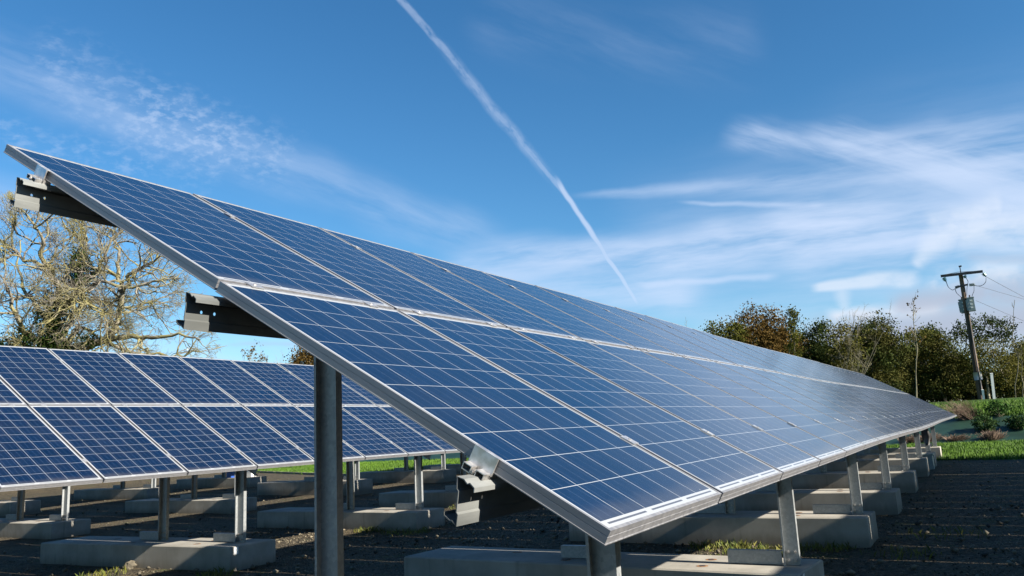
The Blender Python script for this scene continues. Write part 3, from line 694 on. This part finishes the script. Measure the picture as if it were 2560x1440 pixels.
def tree(label, blobs, D, m, leaf=.17, dens=1.3, group='trees of the belt beyond the bank', name='leafy_tree', seed=1, base=None, cat='tree', clump=.38, trunk=.13, perc=88):
    rs = np.random.RandomState(seed); pw = D/FPX
    bx = sum(b[0]*b[2] for b in blobs)/sum(b[2] for b in blobs)
    B = at(bx if base is None else base[0], 1010 if base is None else base[1], D)
    root_loc = Vector((B.x, B.y, gz(B.x, B.y)-.05))
    root = empty(name, Matrix.Translation(root_loc)); rl = np.array(root_loc)
    cl = []; cen = []
    for (px, py, rx, ry) in blobs:
        c = np.array(at(px, py, D)); R1 = rx*pw; R2 = ry*pw; k = int(max(8, dens*R1*R2*16))
        cen.append((c, R1, R2))
        for _ in range(k):
            d = rs.normal(0, 1, 3); d /= np.linalg.norm(d); q = rs.uniform(.35, 1.0)**.6
            p = c+d*q*np.array([R1, R1, R2])*(1+.12*rs.normal())
            cl.append((*p, clump*rs.uniform(.5, 1.25), perc*rs.uniform(.5, 1.2)))
    cl = np.array(cl); V, F = leaves(cl, leaf, rs)
    link('crown', np_mesh('crown', V-rl, F, m), root)
    polys = []; top = max(c[2]+r2*.4 for c, r1, r2 in cen); mid = np.array([root_loc.x, root_loc.y, rl[2]+(top-rl[2])*.5])
    polys.append((wiggle(rl, mid, 6, .02, rs), np.linspace(trunk, trunk*.6, 6)))
    for c, r1, r2 in cen: polys.append((wiggle(mid if rs.rand() < .6 else rl, c, 6, .05, rs), np.linspace(trunk*.55, trunk*.25, 6)))
    idx = rs.choice(len(cl), min(len(cl), 26), replace=False)
    for i in idx:
        c = min(cen, key=lambda e: np.linalg.norm(e[0]-cl[i, :3]))[0]; polys.append((wiggle(c, cl[i, :3], 5, .07, rs), np.linspace(trunk*.25, .012, 5)))
    V, F = tubes(polys); link('trunk', np_mesh('trunk', V-rl, F, M_BARK, smooth=True), root)
    tag(root, label, cat, group); return root
T_ = tree
T_('small green tree, leftmost of the belt, at the crest of the panels', [(1775, 822, 24, 22), (1830, 832, 32, 26), (1800, 860, 50, 30)], 60, L_YEL, seed=1, perc=50)
T_('reddish brown autumn tree, tallest of the belt on the left', [(1890, 802, 50, 34), (1845, 830, 34, 30), (1940, 822, 40, 34), (1880, 860, 60, 40), (1960, 860, 46, 40), (1930, 905, 70, 36)], 62, L_BROWN, seed=2, leaf=.16, clump=.42)
T_('slim tree wrapped in yellow-green ivy with a tuft on top', [(1976, 786, 15, 12), (1981, 815, 6, 14), (1984, 850, 16, 24), (1982, 890, 20, 30), (1986, 930, 20, 24)], 58, L_YEL, seed=3, leaf=.14, clump=.22, perc=60, dens=2.2, trunk=.09)
T_('dark green round tree right of the ivy-clad slim tree', [(2035, 832, 38, 32), (2020, 880, 44, 40), (2060, 890, 44, 44), (2040, 930, 50, 40)], 63, L_GREEN, seed=4)
T_('low yellow-olive tree under the bare grey twigs', [(2105, 845, 40, 30), (2120, 895, 46, 44), (2090, 940, 46, 40)], 60, L_OLIVE, seed=5, perc=48)
T_('broad green-brown tree, highest in the middle of the belt', [(2190, 832, 46, 36), (2160, 850, 40, 34), (2235, 865, 44, 44), (2180, 900, 60, 50), (2210, 950, 60, 40)], 62, L_MIX, seed=6, clump=.42)
T_('olive tree behind the tall thin sapling', [(2290, 855, 42, 36), (2300, 905, 50, 44), (2280, 950, 50, 44)], 64, L_OLIVE, seed=7)
T_('distant dark green tree peeping over the belt', [(2322, 835, 24, 22), (2340, 860, 26, 22)], 75, L_GREEN, seed=8, leaf=.2)
T_('dark brown-green tree left of the utility pole', [(2365, 880, 40, 36), (2380, 930, 44, 46), (2350, 960, 44, 40)], 62, L_MIX, seed=9)
T_('airy oak with dark leaves standing behind the utility pole', [(2425, 812, 26, 18), (2470, 805, 26, 18), (2515, 818, 24, 20), (2445, 835, 30, 18), (2500, 842, 26, 16), (2400, 835, 16, 12)], 72, L_GREEN, seed=10, leaf=.2, clump=.34, perc=46, dens=1.3)
T_('greyish olive willow right of the utility pole', [(2480, 880, 44, 34), (2440, 900, 40, 40), (2500, 920, 46, 40)], 61, L_OLIVE, seed=11, leaf=.12, perc=90)
T_('dull olive tree at the right edge of the photo', [(2540, 900, 40, 40), (2580, 890, 40, 44), (2550, 950, 50, 44)], 63, L_OLIVE, seed=12)
T_('dark tree behind the pole at mid height', [(2410, 930, 40, 46), (2450, 960, 44, 36)], 64, L_MIX, seed=13)
for k, (x, w) in enumerate([(1750, 80), (1860, 80), (1980, 80), (2090, 80), (2200, 80), (2310, 80), (2410, 76), (2500, 80), (2600, 90), (2720, 100), (1640, 90), (2860, 110)]):
    T_('dark shrubby undergrowth at the foot of the belt, clump %s counted from the left' % ORD[k].replace('nearest', 'first'), [(x, 985, w, 34), (x+30, 955, w*.7, 36), (x-30, 965, w*.6, 30)], 66+(k % 3)*2, L_GREEN, seed=30+k, group='shrubs filling the foot of the belt', name='undergrowth_shrub', cat='shrub', leaf=.2, clump=.45, dens=.9)
for k, (x, y, w) in enumerate([(1800, 860, 60), (1900, 850, 70), (2020, 870, 70), (2140, 865, 70), (2260, 870, 70), (2380, 890, 60), (2620, 880, 80), (2760, 860, 90)]):
    T_('backing tree of the belt, %s from the left behind the front trees' % ORD[k].replace('nearest', 'first'), [(x, y+20, w, 40), (x+20, y+70, w, 50)], 78, L_MIX, seed=60+k, group='backing trees of the belt', leaf=.24, clump=.5, dens=.8)
T_('brown-green tree seen between the second row and the front row frame', [(762, 892, 34, 36), (790, 910, 46, 40)], 62, L_BROWN, seed=80, base=(770, 1150), group='trees behind the second row')
for k, (x0, y0_) in enumerate([(-14, 36), (-8, 36.5), (-2, 36), (4, 36.4), (10, 36), (16, 36.6), (22, 36.2)]):
    rs = np.random.RandomState(90+k); root = empty('hedge_shrub', Matrix.Translation((x0, y0_, gz(x0, y0_)))); g0 = gz(x0, y0_)
    cl = np.array([(rs.uniform(-3.4, 3.4), rs.uniform(-1, 1), rs.uniform(.1, 2.0), .4, 70) for _ in range(90)]); V, F = leaves(cl, .16, rs)
    link('foliage', np_mesh('foliage', V, F, L_GREEN), root); V, F = tubes([(wiggle((q, 0, -.1), (q+.2, 0, 1.6), 5, .05, rs), np.linspace(.05, .02, 5)) for q in (-2.5, -1, .6, 2.2)]); link('stem', np_mesh('stem', V, F, M_BARK), root)
    tag(root, 'dark hedge shrub far behind the last panel row, %s from the left' % ORD[k].replace('nearest', 'first'), 'shrub', 'hedge behind the panel rows')

# thin bare saplings, bare tree, dead twigs
def twigs(start, dirn, L, r, lev, out, rs, spread=.7, n=5, kids=(3, 6), up=.15, ends=None, wob=.16, shrink=.62):
    p = np.array(start, float); d = np.array(dirn, float); d /= np.linalg.norm(d); pts = [p]
    for i in range(n-1):
        d = d+rs.normal(0, wob, 3)+np.array([0, 0, up*.3]); d /= np.linalg.norm(d); p = p+d*L/(n-1); pts.append(p)
    out.append((pts, np.linspace(r, r*.45 if lev else r*.3, n)))
    if lev == 0:
        if ends is not None: ends.append(p)
        return
    for _ in range(rs.randint(*kids)):
        f = rs.uniform(.25, 1.0)*(n-1); i = min(int(f), n-2); q = pts[i]+(pts[i+1]-pts[i])*(f-i)
        dd = (pts[i+1]-pts[i]); dd = dd/np.linalg.norm(dd)+rs.normal(0, spread, 3)+np.array([0, 0, up]); dd /= np.linalg.norm(dd)
        twigs(q, dd, L*shrink*rs.uniform(.7, 1.2), r*.5, lev-1, out, rs, spread, max(3, n-1), kids, up, ends, wob, shrink)
def bare(label, px, pyb, pyt, D, seed, name, lev=2, wide=1.0, r=.05, n_main=1, leafm=None, group=None, cat='tree', barkm=None):
    rs = np.random.RandomState(seed); A = at(px[0], pyb, D); Z = at(px[1], pyt, D); g0 = gz(A.x, A.y); A.z = g0; rl = np.array(A); H = Z.z-g0
    root = empty(name, Matrix.Translation(A)); out = []; ends = []
    for k in range(n_main):
        top = np.array(Z)+(rs.normal(0, .9*wide, 3)*np.array([1, 1, .2]) if n_main > 1 else 0); P = wiggle(rl+(rs.normal(0, .15, 3)*np.array([1, 1, 0]) if n_main > 1 else 0), top, 9, .012, rs); out.append((P, np.linspace(r, r*.25, 9)))
        for _ in range(16 if n_main == 1 else 9):
            f = rs.uniform(.3, .98)*8; i = min(int(f), 7); q = P[i]+(P[i+1]-P[i])*(f-i); d = rs.normal(0, .5, 3)+np.array([0, 0, .9]); twigs(q, d, H*.14*wide*(1.4-f/9), r*.28, lev-1, out, rs, .5, 5, (2, 5), .3, ends)
    V, F = tubes(out); link('trunk', np_mesh('trunk', V-rl, F, barkm or M_BARK), root)
    if leafm:
        e = np.array(ends); e = e[rs.rand(len(e)) < .5]; V, F = leaves(np.concatenate([e, np.full((len(e), 1), .06), np.full((len(e), 1), 3)], 1), .15, rs); link('leaves', np_mesh('leaves', V-rl, F, leafm), root)
    tag(root, label, cat, group); return root
bare('tall thin sapling with a few brown leaves, left of the pole', (2292, 2286), 1012, 742, 54, 5, 'sapling', 2, .7, .055, leafm=L_BROWN)
bare('bare thin sapling at the right edge, taller than the trees', (2541, 2537), 1005, 750, 55, 6, 'sapling', 2, .6, .05)
bare('slender sapling just right of the bare tall one', (2560, 2552), 1005, 860, 55, 8, 'sapling', 2, .7, .045, leafm=L_YEL)
bare('leafless grey tree with a fan of fine twigs', (2110, 2108), 1000, 788, 59, 7, 'bare_tree', 3, 1.7, .05, n_main=5)
bare('bare bushy tree with pale stems in front of the olive tree', (2130, 2126), 1000, 880, 56, 17, 'bare_tree', 3, 1.0, .035, n_main=6)
bare('thin twig tips showing above the panel crest', (1715, 1714), 1000, 792, 60, 18, 'bare_tree', 2, .5, .03)
bare('bare twiggy shrub behind the second row near the brown-green tree', (650, 648), 1140, 882, 55, 19, 'bare_shrub', 3, 1.0, .03, n_main=6, cat='shrub', leafm=L_BROWN)
bare('thin bare shrub touching the left of the brown-green tree', (715, 715), 1140, 888, 56, 20, 'bare_shrub', 3, .8, .03, n_main=4, cat='shrub')

# the old oak on the left
def oak():
    rs = np.random.RandomState(21); D = 45.0; B = at(175, 1125, D); B.z = gz(B.x, B.y); rl = np.array(B); root = empty('old_oak', Matrix.Translation(B))
    A3 = lambda p, dd=0.0: np.array(at(p[0], p[1], D+dd))
    limbs = [([(175, 1130), (172, 1000), (165, 900), (160, 868)], .62, .50, [0, 0, 0, 0]),
        ([(160, 870), (100, 858), (60, 830), (30, 770), (10, 700)], .26, .10, [0, -1, -1.5, -2, -2.5]),
        ([(160, 870), (135, 810), (158, 766), (194, 727), (211, 695), (248, 679), (262, 640)], .38, .12, [0, .5, .5, 0, 0, -.5, -1]),
        ([(194, 727), (202, 680), (200, 640), (212, 600), (205, 560)], .20, .06, [0, .6, 1, 1.5, 2]),
        ([(170, 880), (222, 862), (253, 850), (285, 824), (298, 790), (306, 732), (293, 690)], .34, .16, [0, -1, -1, -.5, 0, 0, 0]),
        ([(306, 732), (325, 685), (369, 663), (400, 640)], .15, .06, [0, -1, -1.5, -2]),
        ([(293, 690), (298, 640), (285, 600), (300, 570)], .14, .05, [0, 1, 1.5, 1.5]),
        ([(250, 851), (317, 840), (383, 845), (449, 838), (500, 850)], .20, .06, [-1, -2, -3, -3.5, -4]),
        ([(158, 780), (145, 720), (119, 671), (100, 637), (105, 590), (85, 560)], .24, .07, [.5, 0, -.5, -1, -1.5, -2]),
        ([(119, 671), (60, 650), (20, 610), (-20, 580)], .13, .05, [-.5, 0, .5, 1]),
        ([(140, 775), (176, 792), (186, 775), (170, 745), (230, 760), (262, 790)], .14, .07, [.5, -1.5, -2, -2.5, -3, -3]),
        ([(170, 860), (200, 815), (232, 828), (262, 880)], .16, .08, [0, 1.5, 2, 2]),
        ([(165, 860), (60, 880), (-30, 850), (-90, 800)], .22, .08, [0, 2, 2.5, 3]),
        ([(165, 830), (180, 780), (240, 745), (280, 760), (340, 770), (400, 745)], .16, .06, [1, 2.5, 3.5, 4, 4.5, 5]),
        ([(150, 820), (90, 770), (60, 720), (40, 660), (50, 600)], .17, .06, [1, 2.5, 3.5, 4, 4.5]),
        ([(200, 735), (250, 705), (330, 720), (400, 700), (440, 690)], .13, .05, [-.5, -2, -2.5, -3, -3]),
        ([(250, 851), (330, 880), (420, 890), (500, 880)], .14, .05, [-1, 1.5, 2, 2])]
    polys = []; fine = []; tips = []; paths = []
    cen = A3((205, 775)); rad = np.array([7.4, 6.0, 5.7])
    for pts, r0, r1, dd in limbs:
        K = [A3(p, d) for p, d in zip(pts, dd)]; P = []
        for a, b in zip(K[:-1], K[1:]):
            for q in range(4): P.append(a+(b-a)*q/4+rs.normal(0, .07, 3))
        P.append(K[-1]); polys.append((P, np.linspace(r0*.82, r1*.6, len(P)))); paths.append((P, r0, r1))
    def grow(p, d, L, r, lev):
        if lev > 1 and np.linalg.norm((p-cen)/rad) > 1.12: return
        n = 6 if lev > 1 else 5; P = [p]
        for i in range(n-1):
            out_ = (p-cen)/rad; d = d+rs.normal(0, .34, 3)+out_*.10; d /= np.linalg.norm(d); p = p+d*L/(n-1); P.append(p)
            if np.linalg.norm((p-cen)/rad) > 1.16: break
        if len(P) < 2: return
        (polys if lev > 1 else fine).append((P, np.linspace(r, max(r*.45, .006), len(P))))
        if lev == 0: tips.append(P[-1]); return
        for _ in range(rs.randint(3, 6) if lev > 1 else rs.randint(4, 7)):
            f = rs.uniform(.2, 1)*(len(P)-1); i = min(int(f), len(P)-2); q = P[i]+(P[i+1]-P[i])*(f-i)
            e = (P[i+1]-P[i]); e = e/np.linalg.norm(e)+rs.normal(0, .62, 3)+(q-cen)/rad*.25; grow(q, e/np.linalg.norm(e), L*.62*rs.uniform(.75, 1.25), max(r*.5, .0085), lev-1)
    for P, r0, r1 in paths[1:]:
        n = int(len(P)*.64)
        for _ in range(n):
            i = rs.randint(len(P)//4, len(P)-1); e = rs.normal(0, 1, 3); o_ = (P[i]-cen)/rad; e = e/np.linalg.norm(e)+o_*.8; grow(P[i], e/np.linalg.norm(e), rs.uniform(1.6, 2.9), .055, 3)
        e = P[-1]-P[-3]; grow(P[-1], e/np.linalg.norm(e), 1.9, r1*.55, 3); grow(P[-1], e/np.linalg.norm(e)+rs.normal(0, .5, 3), 1.6, r1*.45, 3)
    V, F = tubes(polys, lambda r: 9 if r > .1 else 5 if r > .03 else 4); link('limbs', np_mesh('limbs', V-rl, F, M_OAK, smooth=True), root)
    V, F = tubes(fine, lambda r: 3); link('twigs', np_mesh('twigs', V-rl, F, M_OAK), root)
    cl = []
    for (px, py, rr, n, d_) in [(125, 800, 24, 26, -1), (100, 850, 36, 34, -1), (60, 855, 30, 22, -1), (138, 850, 26, 24, -1), (200, 670, 9, 14, -.3), (196, 640, 7, 8, -.3), (200, 705, 9, 12, -.3), (155, 755, 12, 12, -.6), (225, 855, 9, 8, -1.3), (130, 760, 13, 12, -.4), (172, 700, 10, 6, 0), (25, 868, 20, 14, -1)]:
        for _ in range(n):
            c = A3((px+rs.normal(0, rr*.6), py+rs.normal(0, rr*.6)), d_+rs.normal(0, .4)); cl.append((*c, .26, 60))
    V, F = leaves(np.array(cl), .13, rs); link('ivy', np_mesh('ivy', V-rl, F, L_IVY), root)
    tag(root, 'old leafless oak with crooked lichened limbs and ivy, behind the second row', 'tree')
    return len(polys), len(fine)
print('oak', oak())

# ------------------------------------------------------------------ bank planting
def on_x(px, py, X): r = ray(px, py); return Vector(CAM+r*((X-CAM[0])/r[0]))
def shrub(label, px, py, D, rx, rz, m, leaf, n, seed, name='laurel_shrub'):
    rs = np.random.RandomState(seed); c = on_x(px, py, D); g0 = gz(c.x, c.y); root = empty(name, Matrix.Translation((c.x, c.y, g0))); 
    cl = []
    for _ in range(n):
        d = rs.normal(0, 1, 3); d /= np.linalg.norm(d); q = rs.uniform(.2, 1)**.5; cl.append((d[0]*rx*q, d[1]*rx*q, max(.05, c.z-g0+d[2]*rz*q), .07, 16))
    V, F = leaves(np.array(cl), leaf, rs); link('foliage', np_mesh('foliage', V, F, m), root)
    V, F = tubes([(wiggle((0, 0, -.05), cl[i][:3], 5, .06, rs), np.linspace(.02, .006, 5)) for i in range(0, n, max(1, n//14))]); link('stem', np_mesh('stem', V, F, M_BARK), root)
    tag(root, label, 'shrub', 'shrubs planted on the bank')
shrub('bright green leafy shrub at the top of the bank below the white post', 2496, 1022, 42.8, .50, .34, L_SUN, .10, 60, 1)
shrub('dark laurel shrub in the middle of the green bank', 2462, 1060, 40.6, .50, .42, L_LAUR, .10, 80, 2)
shrub('dark laurel shrub cut by the right edge of the photo', 2550, 1058, 40.8, .55, .42, L_LAUR, .10, 90, 3)
shrub('low dark shrub at the sheet top beside the dead tuft', 2425, 1034, 42.6, .35, .16, L_LAUR, .09, 30, 4)
shrub('small shrub on the bank beyond the right edge', 2640, 1050, 41.2, .5, .4, L_LAUR, .1, 60, 5)
def tuft(label, px, py, D, n, h, spread, lean, seed, w=.018, name='dead_grass_tuft'):
    c = on_x(px, py, D); g0 = gz(c.x, c.y); rs = np.random.RandomState(seed); out = []
    for _ in range(n):
        a = rs.normal(0, spread, 2); d = np.array([a[0]*.7, a[1]*.7, 0])+np.array(lean)*h; p0 = np.array([a[0]*.5, a[1]*.5, -.03]); p1 = p0+d*rs.uniform(.5, 1.1)+np.array([0, 0, h*rs.uniform(.4, 1.0)])+rs.normal(0, .05, 3)
        out.append((wiggle(p0, p1, 4, .06, rs), np.linspace(w*.5, w*.2, 4)))
    V, F = tubes(out); o = link(name, np_mesh(name, V, F, M_STRAW), None, Matrix.Translation((c.x, c.y, g0))); tag(o, label, 'dead grass', 'dead tufts on the bank')
lv = np.array(_rt0)
tuft('tall brown dead tuft leaning over at the top of the bank', 2425, 1028, 42.7, 260, .95, .28, -lv*.75, 1)
tuft('round straw mound below the dark laurel shrub', 2478, 1090, 39.3, 420, .42, .22, lv*.05, 2, .03)
tuft('low straw mound on the sheet right of the last posts', 2385, 1088, 39.5, 340, .24, .26, lv*.5, 3, .03)
tuft('brown straw mound behind the last posts', 2318, 1092, 39.5, 340, .36, .26, lv*.3, 4, .03)
tuft('brown straw mound left of the last posts', 2275, 1100, 39.4, 260, .34, .24, lv*.3, 5, .03)

# ------------------------------------------------------------------ utility pole with transformers
def pole():
    B = at(2453, 1006, 56); B.z = gz(B.x, B.y)-.3; r0 = Vector(B); root = empty('utility_pole', Matrix.Translation(B)); Mi = Matrix.Translation(-Vector(B))
    up = lambda x, y, off=0.0: upright(x, y, B)+Vector((CAM[0]-B[0], CAM[1]-B[1], 0)).normalized()*off
    base = upright(2455.5, 1016, B); top = upright(2401, 683, B)
    def L(pts): return [p-r0 for p in pts]
    mb = MB(); mb.tube(L([base.lerp(top, t) for t in np.linspace(0, 1, 12)]), list(np.linspace(.20, .135, 12)), 12); kid(root, mb.build('shaft', M_POLE, root))
    ax_ = (top-base).normalized()
    def at_px(x, y, o_=0.0): return up(x, y, o_)-r0
    def beam(name, a, b, w, m, par=root):
        a, b = Vector(a), Vector(b); d = b-a; mb = MB(); mb.box(-w/2, w/2, -w/2, w/2, 0, d.length); q = d.to_track_quat('Z', 'Y').to_matrix().to_4x4(); q.translation = a; return mb.build(name, m, par, q)
    beam('crossarm', at_px(2352, 691.5, .2), at_px(2457, 679.5, .2), .17, M_DARK)
    beam('crossarm', at_px(2388, 719, .15), at_px(2420, 712, .15), .12, M_DARK)
    beam('top_spike', at_px(2402, 682), at_px(2399.5, 667), .06, M_DARK); beam('top_spike', at_px(2396.5, 666.5), at_px(2404, 665), .10, M_DARK)
    mb = MB(); mb.tube([at_px(2354, 689, .2), at_px(2396, 680.5, .1), at_px(2440, 678.5, .1), at_px(2455, 678, .2)], .018, 4); mb.build('stay_wire', M_WIRE, root)
    ins = [((2359, 695), (2366, 706)), ((2458, 683.5), (2465, 693)), ((2410, 690), (2416, 696.5))]
    for a, b in ins:
        a, b = at_px(*a, .15), at_px(*b, .15); mb = MB(); n = 9
        mb.tube([a.lerp(b, t) for t in np.linspace(0, .75, n)], [.05, .16, .06, .16, .06, .15, .06, .12, .04], 10); mb.build('insulator', M_INS, root); beam('end_fitting', a.lerp(b, .75), b, .07, M_DARK)
    for a, b in (((2423, 713), (2437, 711.5)), ((2388, 720), (2398, 716))):
        mb = MB(); a, b = at_px(*a, .1), at_px(*b, .1); mb.tube([a.lerp(b, t) for t in np.linspace(0, 1, 9)], [.05, .13, .07, .13, .07, .13, .07, .13, .05], 8); mb.build('insulator', M_PGREY, root)
    def cur(name, P, r=.022):
        mb = MB(); P = [at_px(*p, .12) for p in P]; Q = []
        for i in range(len(P)-1):
            p0, p1, p2, p3 = P[max(i-1, 0)], P[i], P[i+1], P[min(i+2, len(P)-1)]
            for t in np.linspace(0, 1, 5)[:-1]: Q.append(.5*((2*p1)+(p2-p0)*t+(2*p0-5*p1+4*p2-p3)*t*t+(3*p1-p0-3*p2+p3)*t**3))
        Q.append(P[-1]); mb.tube(Q, r, 4); mb.build(name, M_WIRE, root)
    cur('jumper_wire', [(2366, 706), (2371, 718), (2381, 725.5), (2388, 722)]); cur('jumper_wire', [(2465, 695), (2464, 706), (2455, 714), (2444, 715.5), (2437, 714)])
    cur('jumper_wire', [(2388, 722), (2391, 732), (2398, 739), (2404, 744)]); cur('jumper_wire', [(2435, 715), (2435, 728), (2431, 738), (2430, 743)])
    cur('jumper_wire', [(2416, 697), (2420, 704), (2419, 712), (2417.5, 722), (2417, 740)])
    def tank(name, cx0, y0_, cx1, y1_, m, off):
        a, b = at_px(cx1, y1_, off), at_px(cx0, y0_, off); d = b-a; q = d.to_track_quat('Z', 'Y').to_matrix().to_4x4(); q.translation = a; mb = MB(); w = .23; mb.box(-w, w, -.22, .22, 0, d.length)
        for k in range(5): mb.box(-w+.05+k*.09, -w+.07+k*.09, -.30, -.2202, .08, d.length-.12); 
        mb.box(-w-.03, w+.03, -.25, .25, d.length+.002, d.length+.05); o = mb.build(name, m, root, q)
        for sx in (-.12, .12):
            m2 = MB(); m2.tube([(sx, 0, d.length+.05), (sx, 0, d.length+.22)], [.07, .04], 8); m2.build('bushing', M_DARK, o)
        for k in range(3):
            m2 = MB(); m2.box(w+.001, w+.05, -.05, .05, d.length*(.2+.27*k), d.length*(.3+.27*k)); m2.build('cooling_lug', M_WHITE, o)
    tank('transformer_tank', 2405, 749, 2412, 781, M_PGREY, -.35); tank('transformer_tank', 2425, 747, 2431, 779, M_PGREY, .30)
    mb = MB(); a, b = at_px(2442, 931), at_px(2446.5, 950); mb.tube([a, b], .27, 10); mb.build('protective_sleeve', M_CSLV, root)
    mb = MB(); mb.tube([at_px(2420, 783, .18), at_px(2432, 850, .2), at_px(2444, 920, .25), at_px(2452, 960, .24), at_px(2460, 1008, .24)], .045, 6); mb.build('down_cable', M_WIRE, root)
    tag(root, 'leaning wooden utility pole with crossarm, insulators and two grey transformer tanks', 'utility pole')
    for k, (px, e) in enumerate([((2466, 693), (3300, 1330)), ((2436, 713), (3300, 1150)), ((2440, 752), (3300, 1310))]):
        a = up(*px, .12); b = at(e[0], e[1]-260, 110); mb = MB(); mb.tube([a.lerp(b, t)-Vector((0, 0, 4*1.1*t*(1-t))) for t in np.linspace(0, 1, 24)], .014, 4)
        tag(mb.build('overhead_wire', M_WIRE), ['upper overhead wire leaving the pole to the right edge', 'middle overhead wire leaving the pole below the crossarm', 'lowest overhead wire leaving from the transformer tank'][k], 'wire', 'overhead wires')
pole()
def stake(label, p0, p1, D, w, m, name):
    a, b = at(*p0, D), at(*p1, D); a.z = min(a.z, gz(a.x, a.y)-.05); d = b-a; q = d.to_track_quat('Z', 'Y').to_matrix().to_4x4(); q.translation = a
    mb = MB(); mb.box(-w/2, w/2, -w*.3, w*.3, 0, d.length); mb.box(-w/2-.01, w/2+.01, -w*.3-.01, w*.3+.01, d.length+.001, d.length+.02); tag(mb.build(name, m, None, q), label, 'post')
stake('tall pale metal post standing on the bank right of the utility pole', (2486.5, 1006), (2478.5, 934), 52, .15, M_PALE, 'marker_post')
stake('short pale metal stake at the foot of the utility pole', (2461, 1008), (2456.5, 975), 54, .13, M_PALE, 'marker_post')

# ------------------------------------------------------------------ small things under and beyond the rows
def cable_bundle():
    x, y = 22.69, .58; rs = np.random.RandomState(4); mb = MB()
    for k in range(5): mb.tube([(x-.06+.02*k, y-.02+.02*k, zr(x)-.02), (x-.10, y+.02*k, zr(x)-.2), (x-.12+.03*k, y-.04+.03*k, zr(x)-.45), (x-.06+.02*k, y+.01*k, zr(x)-.67)], [.03, .05, .055, .03], 6)
    tag(mb.build('cable_bundle', M_DARK), 'dark cable bundle hanging down the seventh front-row short post', 'cable')
cable_bundle()
mb = MB(); mb.box(-.25, .25, -.3, .3, 0, .34); mb.box(-.27, .27, -.32, .32, .343, .38); o = mb.build('junction_box', M_PGREY, None, Matrix.Translation((21.6, .75, gz(21.6, .75)+.0))); tag(o, 'low grey junction box beside the cable bundle', 'junction box')
mb = MB()
for y in np.arange(20, 46, 1.0):
    for a, b in ((lawn_edge(y)-.28, lawn_edge(y+1)-.28),):
        k = len(mb.v); z = gz(a, y)
        mb.v += [(a-.05, y, z-.05), (a+.05, y, z-.05), (a+.05, y, z+.09), (a-.05, y, z+.09), (b-.05, y+.985, z-.05), (b+.05, y+.985, z-.05), (b+.05, y+.985, z+.09), (b-.05, y+.985, z+.09)]
        for q in ((0, 1, 2, 3), (7, 6, 5, 4), (0, 4, 5, 1), (1, 5, 6, 2), (2, 6, 7, 3), (3, 7, 4, 0)): mb.face([k+i for i in q])
o = mb.build('kerb_edging', M_CONC); o['kind'] = 'structure'
def small_box(name, label, px, py, Y, w, h, m, lid):
    r = ray(px, py); c = Vector(CAM+r*((Y-CAM[1])/r[1])); c.z = -.655; root = empty(name, Matrix.Translation(c))
    mb = MB(); mb.box(-.11, .11, -w/2, w/2, .003, h); mb.build('housing', m, root)
    mb = MB(); mb.box(-.125, .125, -w/2-.012, w/2+.012, h+.001, h+.022); mb.build('lid', lid, root); tag(root, label, 'box')
small_box('equipment_box', 'small white box standing on a fourth-row concrete block', 628, 1192, 21.55, .24, .26, M_WHITE, M_PALE)
small_box('equipment_box', 'small dark blue box standing on a fourth-row concrete block', 578, 1193, 22.3, .24, .22, M_BLUE, M_BLUE)
